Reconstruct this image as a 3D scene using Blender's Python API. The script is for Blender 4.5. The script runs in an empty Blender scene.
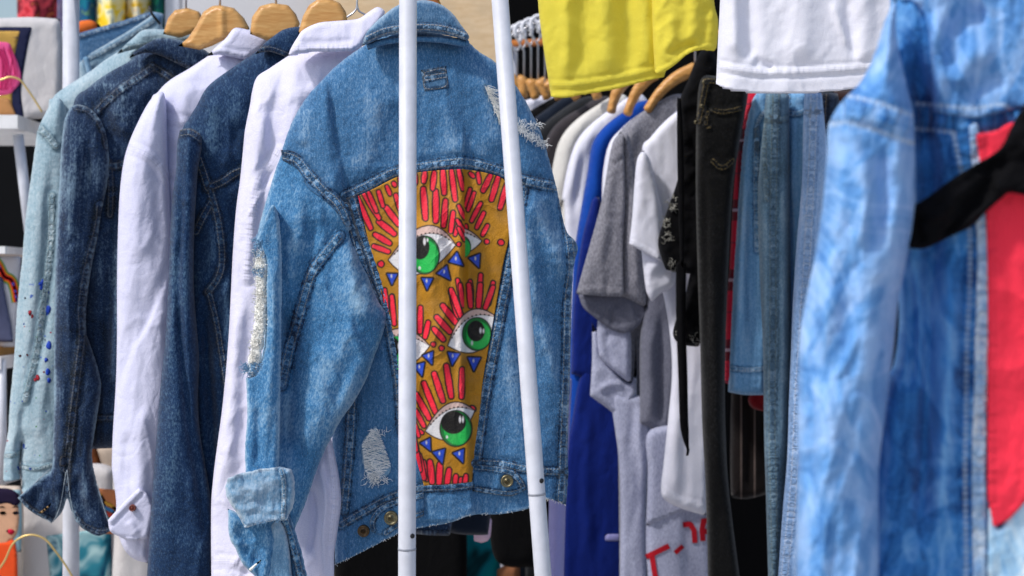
EXPO = 0.16
import bpy, math, random
import numpy as np
from mathutils import Vector
from mathutils.geometry import delaunay_2d_cdt
random.seed(7); RNG = np.random.default_rng(7)
C = bpy.context.scene.collection
F = 1707.0; ZC = 1.25                       # focal length in pixels, eye height

def W(px, py, D):                            # where something seen at a pixel stands when it is D metres away
    px = np.asarray(px, float); py = np.asarray(py, float); D = np.asarray(D, float)+0*px
    return np.stack([(px-512)/F*D, D, ZC+(288-py)/F*D], -1)

# ---------------------------------------------------------------- numeric helpers
def _h(ix, iy, s):
    n = (ix.astype(np.int64)*374761393+iy.astype(np.int64)*668265263+s*1442695041) & 0x7fffffff
    n = ((n ^ (n >> 13))*1274126177) & 0x7fffffff
    return ((n ^ (n >> 16)) & 0xffff)/32767.5-1
def vnoise(x, y, s=0):
    ix = np.floor(x); iy = np.floor(y); fx = x-ix; fy = y-iy
    u = fx*fx*fx*(fx*(fx*6-15)+10); v = fy*fy*fy*(fy*(fy*6-15)+10)
    a = _h(ix, iy, s); b = _h(ix+1, iy, s); c = _h(ix, iy+1, s); d = _h(ix+1, iy+1, s)
    return (a*(1-u)+b*u)*(1-v)+(c*(1-u)+d*u)*v
def fbm(x, y, s=0, o=3):
    t = 0; a = 1; w = 0
    for i in range(o):
        t = t+a*vnoise(x*2**i, y*2**i, s+i*17); w += a; a *= .5
    return t/w
def spline(pts, closed=False, n=6):
    """Catmull-Rom; a point with a third entry is a sharp corner"""
    P = [np.array(p[:2], float) for p in pts]; K = [len(p) > 2 for p in pts]; N = len(P); out = []
    for i in range(N if closed else N-1):
        a, b = P[i], P[(i+1) % N]
        p0 = P[i-1] if (closed or i > 0) else a
        p3 = P[(i+2) % N] if (closed or i+2 < N) else b
        if K[i]: p0 = a-(b-a)*.6
        if K[(i+1) % N]: p3 = b+(b-a)*.6
        for k in range(n):
            t = k/n
            out.append(.5*((2*a)+(b-p0)*t+(2*p0-5*a+4*b-p3)*t*t+(3*a-p0-3*b+p3)*t**3))
    if not closed: out.append(P[-1])
    return np.array(out)
def resample(L, step, closed=True):
    Q = np.vstack([L, L[:1]]) if closed else L
    s = np.r_[0, np.cumsum(np.hypot(*(np.diff(Q, axis=0).T)))]
    n = max(3, int(round(s[-1]/step))); t = np.linspace(0, s[-1], n+1)
    if closed: t = t[:-1]
    return np.stack([np.interp(t, s, Q[:, 0]), np.interp(t, s, Q[:, 1])], -1)
def seg(P, L, closed=False):
    """nearest distance to a polyline, arc length there, side (+ is image-left when drawn downward)"""
    Q = np.vstack([L, L[:1]]) if closed else L
    best = np.full(len(P), 1e9); S = np.zeros(len(P)); side = np.ones(len(P)); acc = 0.
    for i in range(len(Q)-1):
        a = Q[i]; d = Q[i+1]-a; l2 = d@d
        if l2 < 1e-9: continue
        r = P-a; t = np.clip((r@d)/l2, 0, 1); e = r-t[:, None]*d
        q = (e*e).sum(1); l = math.sqrt(l2); m = q < best
        best = np.where(m, q, best); S = np.where(m, acc+t*l, S)
        side = np.where(m, np.sign(d[0]*r[:, 1]-d[1]*r[:, 0]), side); acc += l
    return np.sqrt(best), S, side, acc
def edge_d(P, A, B):
    best = np.full(len(P), 1e9)
    for a, b in zip(A, B):
        d = b-a; l2 = d@d
        if l2 < 1e-9: continue
        r = P-a; t = np.clip((r@d)/l2, 0, 1); e = r-t[:, None]*d; np.minimum(best, e[:, 0]**2+e[:, 1]**2, out=best)
    return np.sqrt(best)
def inside(P, L):
    r = np.zeros(len(P), bool); x, y = P[:, 0], P[:, 1]; n = len(L)
    for i in range(n):
        x1, y1 = L[i]; x2, y2 = L[(i+1) % n]
        if y1 == y2: continue
        r ^= ((y1 > y) != (y2 > y)) & (x < (x2-x1)*(y-y1)/(y2-y1)+x1)
    return r
def sst(a, b, x):
    t = np.clip((x-a)/(b-a), 0, 1); return t*t*(3-2*t)

# ---------------------------------------------------------------- objects
WO = {}
def tag(o, label=None, cat=None, group=None, kind=None):
    if label: o['label'] = label
    if cat: o['category'] = cat
    if group: o['group'] = group
    if kind: o['kind'] = kind
    return o
def thing(name, loc, label, cat, group=None):
    o = bpy.data.objects.new(name, None); C.objects.link(o); o.location = Vector([float(v) for v in loc]); o.empty_display_size = .05
    WO[o] = np.array(loc, float); return tag(o, label, cat, group)
def mesh(name, V, Fs, mat, parent=None, smooth=True, attrs=None, label=None):
    V = np.asarray(V, float)
    off = WO[parent] if parent is not None else np.array([V[:, 0].mean(), V[:, 1].mean(), V[:, 2].min()])
    me = bpy.data.meshes.new(name); me.from_pydata((V-off).tolist(), [], Fs); me.update()
    if smooth: me.polygons.foreach_set('use_smooth', [True]*len(me.polygons))
    for k, (ty, a) in (attrs or {}).items():
        at = me.attributes.new(k, ty, 'POINT')
        at.data.foreach_set({'FLOAT': 'value', 'FLOAT_VECTOR': 'vector', 'FLOAT_COLOR': 'color'}[ty], np.ascontiguousarray(a, dtype=np.float32).ravel())
    me.materials.append(mat)
    o = bpy.data.objects.new(name, me); C.objects.link(o)
    if parent is not None: o.parent = parent
    else: o.location = Vector(off.tolist())
    WO[o] = off
    if label: o['label'] = label
    return o
class MB:
    def __init__(s): s.v = []; s.f = []
    def add(s, V, Fs):
        n = len(s.v); s.v += [tuple(map(float, p)) for p in V]; s.f += [[i+n for i in f] for f in Fs]
    def tube(s, P, r, n=10, cap=True):
        P = [np.array(p, float) for p in P]; V = []; k = len(P); r = [r]*k if np.isscalar(r) else r
        for i in range(k):
            d = P[min(i+1, k-1)]-P[max(i-1, 0)]; d = d/(np.linalg.norm(d)+1e-12)
            u = np.cross(d, [0, 1, 0] if abs(d[1]) < .9 else [1, 0, 0]); u /= np.linalg.norm(u); w = np.cross(d, u)
            V += [P[i]+r[i]*(u*math.cos(2*math.pi*j/n)+w*math.sin(2*math.pi*j/n)) for j in range(n)]
        Fs = [[i*n+j, i*n+(j+1) % n, (i+1)*n+(j+1) % n, (i+1)*n+j] for i in range(k-1) for j in range(n)]
        if cap: Fs += [list(range(n))[::-1], [(k-1)*n+j for j in range(n)]]
        s.add(V, Fs)
    def box(s, a, b):
        (x0, y0, z0), (x1, y1, z1) = a, b
        V = [(x, y, z) for z in (z0, z1) for y in (y0, y1) for x in (x0, x1)]
        s.add(V, [[0, 2, 3, 1], [4, 5, 7, 6], [0, 1, 5, 4], [2, 6, 7, 3], [0, 4, 6, 2], [1, 3, 7, 5]])
    def disc(s, c, prof, n=20):                  # lathe about the y axis; prof = [(radius, dy)] from rim back to front
        V = []; k = len(prof)
        for r, dy in prof: V += [(c[0]+r*math.cos(2*math.pi*j/n), c[1]+dy, c[2]+r*math.sin(2*math.pi*j/n)) for j in range(n)]
        Fs = [[i*n+j, i*n+(j+1) % n, (i+1)*n+(j+1) % n, (i+1)*n+j] for i in range(k-1) for j in range(n)]
        Fs += [list(range(n)), [(k-1)*n+j for j in range(n)][::-1]]
        s.add(V, Fs)
    def build(s, name, mat, parent=None, smooth=True, label=None):
        return mesh(name, s.v, s.f, mat, parent, smooth, label=label)

class Cloth:
    """A hanging piece of cloth: a closed, padded shell. Its outline, folds and seams are laid out on its own sheet,
    which hangs D metres from the eye and may be turned (tx, ty metres per pixel)."""
    def __init__(s, outline, D, T=.02, Tb=.02, R=16, tx=0, ty=0, c=None, folds=(), seams=(), wr=(), edge=0, hem=0, on=None, off=.0015, rot=0, wn=6, hems=()):
        s.L = spline(outline, True, wn) if not isinstance(outline, np.ndarray) else outline
        s.D = D; s.T = T; s.Tb = Tb; s.R = R; s.tx = tx; s.ty = ty
        s.c = c if c is not None else s.L.mean(0)
        s.folds = [(k, spline(p), w, a, *e) for k, p, w, a, *e in folds]; s.seams = [(spline(p), *e) for p, *e in seams]
        Q = resample(s.L, 5); A, B_ = Q, np.roll(Q, -1, 0); keep = np.ones(len(Q), bool)
        for h in hems: keep &= ~(seg((A+B_)/2, spline(h))[0] < 4.5)
        s.EA, s.EB = A[keep], B_[keep]; s.hems = len(hems) > 0
        s.wr = wr; s.edge = edge; s.hem = hem; s.on = on; s.off = off; s.rot = rot
    def relief(s, P):
        h = np.zeros(len(P))
        for k, L, w, a, *e in s.folds:
            rg = 3.2*w if k == 'r' else (e[0] if e else 60)*2.2+8
            near = np.where((P[:, 0] > L[:, 0].min()-rg)&(P[:, 0] < L[:, 0].max()+rg)&(P[:, 1] > L[:, 1].min()-rg)&(P[:, 1] < L[:, 1].max()+rg))[0]
            if not len(near): continue
            d, S, side, ln = seg(P[near], L)
            tp = sst(0, .22, S/ln)*sst(0, .22, 1-S/ln)
            if k == 'r': h[near] += a*np.exp(-(d/w)**2)*tp
            else:                                   # a lip: rises on one side, dies away over e px
                q = d*side; ext = e[0] if e else 60
                h[near] += a*.5*(1+np.tanh(q/w))*np.exp(-(np.maximum(q, 0)/ext)**2)*np.exp(-(np.where((S < .5)|(S > ln-.5), d, 0)/30)**2)*(tp*.6+.4)
        for amp, sx, sy, ang, sd in s.wr:
            ca, sa = math.cos(ang), math.sin(ang)
            u = (P[:, 0]*ca+P[:, 1]*sa)/sx; v = (-P[:, 0]*sa+P[:, 1]*ca)/sy
            wx = fbm(u*.5+9, v*.5, sd+3, 2)*.9; n = fbm(u+wx, v+wx*.6, sd, 3)
            m2 = sst(-.25, .35, fbm(u*.35+5, v*.35, sd+13, 2))
            h += amp*(n*.8+.9*(1-np.sqrt(np.abs(fbm(u*.7+wx, v*.7, sd+7, 2))+.02))-.35+.55*m2*np.exp(-np.abs(fbm(u*.8-wx, v*.8+wx, sd+19, 2))/.07))
        return h
    def y(s, P):
        if s.on is not None: return s.on.y(P)-s.off
        d = edge_d(P, s.EA, s.EB); t = 1-np.clip(d/s.R, 0, 1); pr = np.sqrt(np.maximum(1-t*t, 0))
        return s.base(P)-s.T*pr-s.relief(P)*sst(0, 1, d/6)
    def base(s, P): return s.D+s.tx*(P[:, 0]-s.c[0])+s.ty*(P[:, 1]-s.c[1])
    def at(s, px, py, off=0):
        P = np.array([[px, py]], float); return W(P[:, 0], P[:, 1], s.y(P)-off)[0]
    def atn(s, P, off=0): return W(P[:, 0], P[:, 1], s.y(P)-off)
    def build(s, name, mat, parent=None, step=3., label=None, paint=None, rough=0):
        B = resample(s.L, step*.9)
        if rough: B = B+np.stack([fbm(B[:, 0]/4, B[:, 1]/4, 3), fbm(B[:, 0]/4, B[:, 1]/4, 9)], -1)*rough
        lo, hi = B.min(0), B.max(0)
        gx, gy = np.meshgrid(np.arange(lo[0], hi[0]+step, step), np.arange(lo[1], hi[1]+step, step*.87))
        gx = gx+(np.arange(gx.shape[0]) % 2)[:, None]*step*.5
        G = np.stack([gx.ravel(), gy.ravel()], -1); G = G[inside(G, B)]
        G = G[seg(G, B, True)[0] > step*.55]
        allp = np.vstack([B, G]); nb = len(B)
        r = delaunay_2d_cdt([Vector(p) for p in allp.tolist()], [(i, (i+1) % nb) for i in range(nb)], [], 1, 1e-4)
        P = np.array([tuple(v) for v in r[0]]); T = [list(f) for f in r[2]]
        cen = np.array([P[f].mean(0) for f in T]); T = [f for f, k in zip(T, inside(cen, B)) if k]
        d0 = seg(P, B, True)[0]; isb = d0 < 1e-2
        if s.on is not None:
            yf = s.on.y(P)-np.where(isb, max(.0002, s.off-.0005), s.off); yb = s.on.y(P)+.004
        else:
            d = edge_d(P, s.EA, s.EB); t = 1-np.clip(d/s.R, 0, 1); pr = np.sqrt(np.maximum(1-t*t, 0))
            yf = s.base(P)-s.T*pr-s.relief(P)*sst(0, 1, d/6)
            yb = np.maximum(s.base(P)+s.Tb*pr, yf+.001)
            if not s.hems: yf = np.where(isb, s.base(P), yf)
        dS = np.full(len(P), 99.); sS = np.zeros(len(P)); m = s.D/F if s.on is None else s.on.D/F
        for k, (L, *e) in enumerate(s.seams):
            q, S, side, ln = seg(P, L); q = q*(1/(e[0] if e else 1))
            u = q < dS; dS = np.where(u, q, dS); sS = np.where(u, S+k*37, sS)
            if s.on is None: yf = yf-np.where(isb & (not s.hems), 0, (.0020*np.exp(-(q/4.5)**4)-.0016*np.exp(-((q-7)/2.5)**2)))+0
        if s.hem:                                   # a stitched hem following the outline
            q, S, *_ = seg(P, B, True); q = abs(q-s.hem)+0*q; u = q < dS; dS = np.where(u, q, dS); sS = np.where(u, S, sS)
        wear = s.edge*np.exp(-(d0/2.2)**2)
        for k, L, w, a, *e in s.folds:
            if k == 'r' and a > 0:
                q, S, side, ln = seg(P, L); wear = wear+.12*np.exp(-(q/w*1.5)**2)*sst(0, .3, S/ln)*sst(0, .3, 1-S/ln)
        Vf = W(P[:, 0], P[:, 1], yf); idx = np.where(~isb)[0]
        Vb = W(P[:, 0], P[:, 1], s.base(P) if s.on is None else yf)[idx]; Vb[:, 1] = yb[idx]
        mp = np.arange(len(P)); mp[idx] = len(P)+np.arange(len(idx))
        A = P[T[0]]; up = (A[1][0]-A[0][0])*(A[2][1]-A[0][1])-(A[1][1]-A[0][1])*(A[2][0]-A[0][0]) > 0
        fr = [f[::-1] if not up else f for f in T]          # image y runs down, so this winding faces the eye
        fb = [[int(mp[i]) for i in f[::-1]] for f in fr]
        V = np.vstack([Vf, Vb]); ca, sa = math.cos(s.rot), math.sin(s.rot)
        fab = np.stack([(P[:, 0]*ca-P[:, 1]*sa)*m, (P[:, 0]*sa+P[:, 1]*ca)*m, 0*d0], -1)
        cat = lambda a: np.concatenate([a, a[idx]])
        at = {'fab': ('FLOAT_VECTOR', cat(fab)), 'sd': ('FLOAT', cat(dS*m)), 'ss': ('FLOAT', cat(sS*m)), 'wear': ('FLOAT', cat(wear))}
        if paint is not None: at['paint'] = ('FLOAT_COLOR', cat(paint(P)))
        s.P = P
        return mesh(name, V, fr+fb, mat, parent, attrs=at, label=label)

# ---------------------------------------------------------------- materials
def srgb(r, g, b):
    f = lambda c: (c/255/12.92) if c/255 <= .04045 else ((c/255+.055)/1.055)**2.4
    return (f(r), f(g), f(b), 1)
class NT:
    def __init__(s, name):
        s.m = bpy.data.materials.new(name); s.m.use_nodes = True; s.t = s.m.node_tree
        s.b = s.t.nodes['Principled BSDF']
    def n(s, ty, **k):
        o = s.t.nodes.new(ty)
        for a, v in k.items(): setattr(o, a, v)
        return o
    def put(s, sock, v):
        if isinstance(v, bpy.types.NodeSocket): s.t.links.new(v, sock)
        else: sock.default_value = v
    def math(s, op, a, b=0., c=0., clamp=False):
        o = s.n('ShaderNodeMath', operation=op, use_clamp=clamp)
        for i, v in enumerate((a, b, c)): s.put(o.inputs[i], v)
        return o.outputs[0]
    def attr(s, name, out='Fac'): return s.n('ShaderNodeAttribute', attribute_name=name).outputs[out]
    def map(s, vec, sc, rot=(0, 0, 0)):
        o = s.n('ShaderNodeMapping'); s.put(o.inputs['Vector'], vec); o.inputs['Scale'].default_value = sc; o.inputs['Rotation'].default_value = rot
        return o.outputs[0]
    def noise(s, vec, scale, detail=2., rough=.5, dist=0., dim='3D'):
        o = s.n('ShaderNodeTexNoise', noise_dimensions=dim)
        if dim == '1D': s.put(o.inputs['W'], vec)
        else: s.put(o.inputs['Vector'], vec)
        o.inputs['Scale'].default_value = scale; o.inputs['Detail'].default_value = detail; o.inputs['Roughness'].default_value = rough; o.inputs['Distortion'].default_value = dist
        return o.outputs['Fac']
    def mix(s, f, a, b, bt='MIX'):
        o = s.n('ShaderNodeMix', data_type='RGBA', blend_type=bt); s.put(o.inputs['Factor'], f); s.put(o.inputs[6], a); s.put(o.inputs[7], b); return o.outputs[2]
    def ramp(s, f, st):
        o = s.n('ShaderNodeValToRGB'); s.put(o.inputs[0], f); e = o.color_ramp.elements
        while len(e) < len(st): e.new(.5)
        for k, (p, c) in zip(e, st): k.position = p; k.color = c
        return o.outputs[0]
    def mr(s, v, a, b, c=0., d=1., sm=True):
        o = s.n('ShaderNodeMapRange', interpolation_type='SMOOTHSTEP' if sm else 'LINEAR')
        s.put(o.inputs['Value'], v); o.inputs['From Min'].default_value = a; o.inputs['From Max'].default_value = b; o.inputs['To Min'].default_value = c; o.inputs['To Max'].default_value = d
        return o.outputs[0]
    def bump(s, h, dist, strength=1.):
        o = s.n('ShaderNodeBump'); s.put(o.inputs['Height'], h); o.inputs['Distance'].default_value = dist; o.inputs['Strength'].default_value = strength
        s.put(s.b.inputs['Normal'], o.outputs[0])
    def fin(s, col, rough=.9, spec=.15, sheen=0.):
        s.put(s.b.inputs['Base Color'], col); s.put(s.b.inputs['Roughness'], rough); s.b.inputs['Specular IOR Level'].default_value = spec
        if sheen: s.b.inputs['Sheen Weight'].default_value = sheen
        return s.m
def plain(name, col, rough=.6, spec=.4, metal=0., var=.08, scale=30, bump=0):
    t = NT(name); tc = t.n('ShaderNodeTexCoord').outputs['Object']
    n = t.noise(tc, scale, 4, .6)
    c = t.mix(t.mr(n, .3, .7, 0, 1), tuple(v*(1-var) for v in col[:3])+(1,), tuple(min(1, v*(1+var)) for v in col[:3])+(1,))
    t.b.inputs['Metallic'].default_value = metal
    if bump: t.bump(n, bump)
    return t.fin(c, rough, spec)
def denim(name, dark, mid, light, bias=.5, grain=.5, cloud=.5, streak=.35, thread=(150, 150, 150), pucker=1., off=.0036, acid=0, stains=None):
    t = NT(name); fab = t.attr('fab', 'Vector'); sd = t.attr('sd'); ss = t.attr('ss'); wear = t.attr('wear')
    g = t.noise(t.map(fab, (1, .38, 1)), 620, 2, .6)
    g2 = t.noise(t.map(fab, (1, .5, 1), (0, 0, .5)), 330, 2, .5)
    st = t.noise(t.map(fab, (1, .07, 1)), 210, 3, .6)
    cl = t.noise(fab, 13, 5, .6, .6)
    f = t.math('MULTIPLY_ADD', t.math('SUBTRACT', g, .5), grain, bias)
    f = t.math('MULTIPLY_ADD', t.math('SUBTRACT', g2, .5), grain*.7, f)
    f = t.math('MULTIPLY_ADD', t.math('SUBTRACT', st, .5), streak, f)
    f = t.math('MULTIPLY_ADD', t.math('SUBTRACT', cl, .5), cloud, f)
    f = t.math('ADD', f, wear)
    if acid:
        w = t.noise(t.map(fab, (1, .5, 1)), 13, 2, .5, 3.4)
        b = t.noise(t.map(fab, (1, .3, 1), (0, 0, .2)), 44, 3, .6, 3.0)
        a = t.math('ADD', t.mr(w, .44, .56, -1, 1), t.mr(b, .35, .65, -.55, .55))
        for sc_, ro_, am_ in ((7, .3, 1.1), (12, -.3, .8)):
            q = t.noise(t.map(fab, (1, .45, 1), (0, 0, ro_)), sc_, 1.5, .45, 2.6)
            for ce_ in (.42, .5, .58):
                ln_ = t.mr(t.math('ABSOLUTE', t.math('SUBTRACT', q, ce_)), .0, .02, 1, 0)
                a = t.math('MULTIPLY_ADD', ln_, am_*(1 if ce_ != .5 else -.8), a)
        f = t.math('MULTIPLY_ADD', a, acid, f)
    vv = t.n('ShaderNodeCombineXYZ'); t.put(vv.inputs[0], t.math('MULTIPLY', ss, 165)); t.put(vv.inputs[1], t.math('MULTIPLY', sd, 150))
    pk = t.noise(vv.outputs[0], 1, 2.5, .6, .6); pk = t.mr(pk, .34, .68, -.85, .7)
    M = t.mr(sd, .0026, .0082, 1, 0); M2 = t.mr(sd, .0075, .013, 1, 0)
    f = t.math('MULTIPLY_ADD', t.math('MULTIPLY', M, pk), .36*pucker, f)
    f = t.math('MULTIPLY_ADD', t.math('MULTIPLY', t.math('SUBTRACT', M2, M), t.math('SUBTRACT', pk, .9)), .13*pucker, f)
    crease = t.mr(sd, .0003, .0013, 1, 0)
    f = t.math('MULTIPLY_ADD', crease, -.15*min(pucker, 1), f)
    edgl = t.mr(t.math('ABSOLUTE', t.math('SUBTRACT', sd, .0066)), .0004, .0016, 1, 0)
    f = t.math('MULTIPLY_ADD', edgl, -.2*min(pucker, 1), f)
    col = t.ramp(f, [(0, dark), (.45, mid), (.95, light)])
    # twill threads: undyed weft shows as pale flecks
    wv = t.noise(t.map(fab, (1, .6, 1), (0, 0, -.6)), 900, 1, .5)
    col = t.mix(t.math('MULTIPLY', t.mr(wv, .52, .72, 0, 1), .22), col, light)
    ln = t.mr(t.math('ABSOLUTE', t.math('SUBTRACT', sd, off)), .0004, .0010, 1, 0)
    ds = t.math('FRACT', t.math('DIVIDE', ss, .0042)); ds = t.mr(t.math('ABSOLUTE', t.math('SUBTRACT', ds, .5)), .3, .42, 1, .15)
    sm = t.math('MULTIPLY', ln, ds)
    col = t.mix(t.math('MULTIPLY', sm, .5), col, srgb(*thread))
    if stains: col = stains(t, fab, col)
    hh = t.math('ADD', t.math('MULTIPLY', g, .45), t.math('MULTIPLY', t.math('MULTIPLY', M, pk), 1.5))
    hh = t.math('ADD', hh, t.math('MULTIPLY', t.noise(fab, 85, 3, .55), 1.6))
    t.bump(hh, .0013)
    return t.fin(col, .88, .12, .12)
def cotton(name, col, col2=None, heather=0., crinkle=.0018, stripe=None, sheen=.1, trans=0, seamdark=.82):
    t = NT(name); fab = t.attr('fab', 'Vector'); sd = t.attr('sd'); ss = t.attr('ss')
    g = t.noise(fab, 620, 2, .6); cr = t.noise(t.map(fab, (1, .75, 1)), 26, 5, .55, .5)
    h = t.noise(t.map(fab, (1, .3, 1), (0, 0, .25)), 520, 3, .65)
    col2 = col2 or tuple(v*.86 for v in col[:3])+(1,)
    c = t.mix(t.mr(g, .35, .65, 0, .35+heather*.3), col, col2)
    if heather: c = t.mix(t.math('MULTIPLY', t.mr(h, .4, .62, 0, 1), heather), c, col2)
    c = t.mix(t.mr(cr, .3, .7, 0, .18), c, col2)
    if stripe: c = stripe(t, fab, c)
    ln = t.mr(t.math('ABSOLUTE', t.math('SUBTRACT', sd, .0028)), .0004, .0011, 1, 0)
    cr0 = t.mr(sd, .0003, .0012, 1, 0)
    c = t.mix(t.math('MULTIPLY', t.math('MAXIMUM', t.math('MULTIPLY', ln, .5), cr0), 1-seamdark+.15), c, tuple(v*.45 for v in col[:3])+(1,))
    pk = t.noise(ss, 170, 1, .4, dim='1D'); M = t.mr(sd, .002, .008, 1, 0)
    rg = t.math('SUBTRACT', 1, t.math('MULTIPLY', t.math('ABSOLUTE', t.math('SUBTRACT', t.noise(t.map(fab, (1, .6, 1), (0, 0, .4)), 22, 2, .5, .8), .5)), 7), clamp=True); rg2 = t.math('SUBTRACT', 1, t.math('MULTIPLY', t.math('ABSOLUTE', t.math('SUBTRACT', t.noise(t.map(fab, (1, .8, 1), (0, 0, -.5)), 45, 2, .5, .8), .5)), 9), clamp=True)
    cr = t.math('ADD', cr, t.math('ADD', t.math('MULTIPLY', rg, .16), t.math('MULTIPLY', rg2, .05)))
    hh = t.math('ADD', t.math('MULTIPLY', g, .05), t.math('ADD', cr, t.math('MULTIPLY', t.math('MULTIPLY', pk, M), .5)))
    t.bump(hh, crinkle*1.7)
    if trans:
        m = t.fin(c, .85, .15, sheen); tr = t.n('ShaderNodeBsdfTranslucent'); t.put(tr.inputs['Color'], c)
        mx = t.n('ShaderNodeMixShader'); mx.inputs[0].default_value = trans
        t.t.links.new(t.b.outputs[0], mx.inputs[1]); t.t.links.new(tr.outputs[0], mx.inputs[2]); t.t.links.new(mx.outputs[0], t.t.nodes['Material Output'].inputs['Surface']); return m
    return t.fin(c, .88, .12, sheen)
def wood(name, a, b):
    t = NT(name); tc = t.n('ShaderNodeTexCoord').outputs['Object']
    n = t.noise(t.map(tc, (30, 30, 220), (0, .35, 0)), 1, 4, .6, .6); n2 = t.noise(tc, 25, 3)
    c = t.mix(t.mr(n, .3, .7), a, b); c = t.mix(t.mr(n2, .35, .7, 0, .4), c, tuple(v*.7 for v in a[:3])+(1,))
    t.bump(n, .0002); return t.fin(c, .38, .4)
def painted(name, gloss=.45):
    t = NT(name); fab = t.attr('fab', 'Vector'); p = t.attr('paint', 'Color')
    g = t.noise(fab, 480, 2, .6); cl = t.noise(fab, 40, 4, .6)
    c = t.mix(t.mr(g, .3, .7, .0, .07), p, tuple([.02, .015, .01, 1])); c = t.mix(t.mr(cl, .45, .75, 0, .06), c, (.5, .4, .3, 1))
    t.bump(t.math('ADD', g, t.math('MULTIPLY', cl, 1.2)), .0006); return t.fin(c, gloss, .35)
# ================================================================ materials in use
S = srgb
DEN_MAIN = denim('washed_blue_denim', S(12,34,62), S(60,108,152), S(164,190,212), .42, .5, .45, .34, (165,165,160))
DEN_SLV = denim('washed_blue_denim_sleeve', S(12,34,66), S(60,116,162), S(166,196,216), .45, .6, .6, .25, (165,165,160))
DEN_PALE = denim('bleached_blue_denim', S(44,84,122), S(100,142,176), S(190,206,220), .5, .5, .6, .2, (200,200,195))
DEN_COL = denim('grey_blue_denim', S(20,46,74), S(62,100,136), S(150,176,198), .46, .45, .4, .3, (190,180,170))
DEN_MINT_S = None
def splat(t, fab, c):
    for seed, sc, th, col in ((1, 95, .72, S(20,70,170)), (2, 130, .75, S(150,20,50)), (3, 120, .76, S(20,60,120)), (4, 150, .76, S(60,120,60))):
        v = t.n('ShaderNodeVectorMath', operation='ADD'); t.put(v.inputs[0], fab); v.inputs[1].default_value = (seed*.37, seed*.11, seed)
        n = t.noise(v.outputs[0], sc, 1.5, .5); m = t.mr(n, th-.03, th, 0, 1)
        sep = t.n('ShaderNodeSeparateXYZ'); t.put(sep.inputs[0], fab)
        low = t.mr(sep.outputs['Y'], .36, .44, 0, 1)
        m = t.math('MULTIPLY', m, low)
        c = t.mix(m, c, col)
    return c
DEN_MINT = denim('pale_mint_denim', S(78,104,118), S(140,166,180), S(198,210,216), .48, .5, .7, .3, (150,165,160), .9, stains=splat)
DEN_DARK = denim('dark_indigo_denim', S(5,13,25), S(24,46,78), S(126,152,172), .38, .6, 1., .65, (110,112,116), .8)
DEN_DARK2 = denim('deep_blue_denim', S(5,17,32), S(22,50,86), S(100,132,156), .40, .65, .6, .25, (140,140,135), .75)
DEN_BLACK = denim('washed_black_denim', S(1,1,2), S(7,7,8), S(50,50,52), .38, .8, .3, .3, (125,108,70), .5)
DEN_MID = denim('mid_blue_denim', S(34,76,120), S(108,160,206), S(192,214,234), .45, .4, .4, .5, (190,200,210), .9)
DEN_TEAL = denim('grey_green_denim', S(30,50,62), S(96,128,152), S(172,190,202), .42, .45, .5, .5, (120,130,120), .5)
DEN_LAV = denim('pale_blue_denim', S(60,94,140), S(132,166,212), S(200,216,238), .5, .4, .4, .4, (190,200,220), .5)
DEN_NAVY = denim('navy_denim', S(8,14,26), S(28,42,64), S(80,96,120), .42, .5, .6, .4, (120,100,70), 1.)
DEN_ACID = denim('acid_washed_denim', S(36,104,176), S(100,154,214), S(158,194,240), .53, .12, .3, .1, (200,215,230), .6, .0045, acid=.17)
DEN_ACID2 = denim('acid_washed_denim_deep', S(14,64,126), S(58,128,198), S(130,182,230), .42, .12, .3, .1, (200,215,230), .6, .0045, acid=.15)
DEN_ACID3 = denim('acid_washed_denim_edge', S(120,165,215), S(170,200,232), S(220,232,245), .55, .16, .3, .1, (200,215,230), .8, .0045, acid=.15)
DEN_TINT = denim('light_acid_denim', S(110,170,220), S(170,210,238), S(225,240,250), .6, .1, .3, .1, acid=.2)
SHIRT = cotton('white_cotton', S(214,215,238), S(182,184,216), 0, .0018)
SHIRT2 = cotton('white_poplin', S(220,219,238), S(192,192,220), 0, .0022)
TEE_W = cotton('white_jersey', S(226,227,240), S(196,198,218), 0, .0008)
TEE_WHITE = cotton('white_jersey_bright', S(240,240,250), S(222,224,240), 0, .0012, trans=.1)
YEL = cotton('yellow_jersey', S(250,238,96), S(240,220,62), 0, .0011, trans=.3)
BLK = cotton('black_jersey', S(12,12,14), S(6,6,8), sheen=.02); NAVYJ = cotton('navy_jersey', S(20,30,46), S(12,18,30)); CHAR = cotton('charcoal_jersey', S(40,42,46), S(24,25,28)); BRG = cotton('brown_grey_jersey', S(62,58,62), S(44,40,44))
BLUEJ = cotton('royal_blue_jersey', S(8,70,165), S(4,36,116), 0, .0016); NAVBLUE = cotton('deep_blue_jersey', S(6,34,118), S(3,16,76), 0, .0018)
HGREY = cotton('heather_grey_jersey', S(160,160,170), S(98,98,110), .75, .0009); HGREY2 = cotton('mid_grey_jersey', S(120,122,138), S(84,86,102), .5, .0009)
HLAV = cotton('lilac_grey_jersey', S(188,192,214), S(138,142,170), .7, .0009); CREAM = cotton('cream_jersey', S(214,212,208), S(186,184,180)); LILAC = cotton('lilac_cotton', S(150,150,206), S(130,130,186)); DARKC = cotton('black_cotton', S(7,7,9), S(3,3,5), sheen=.01)
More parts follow.
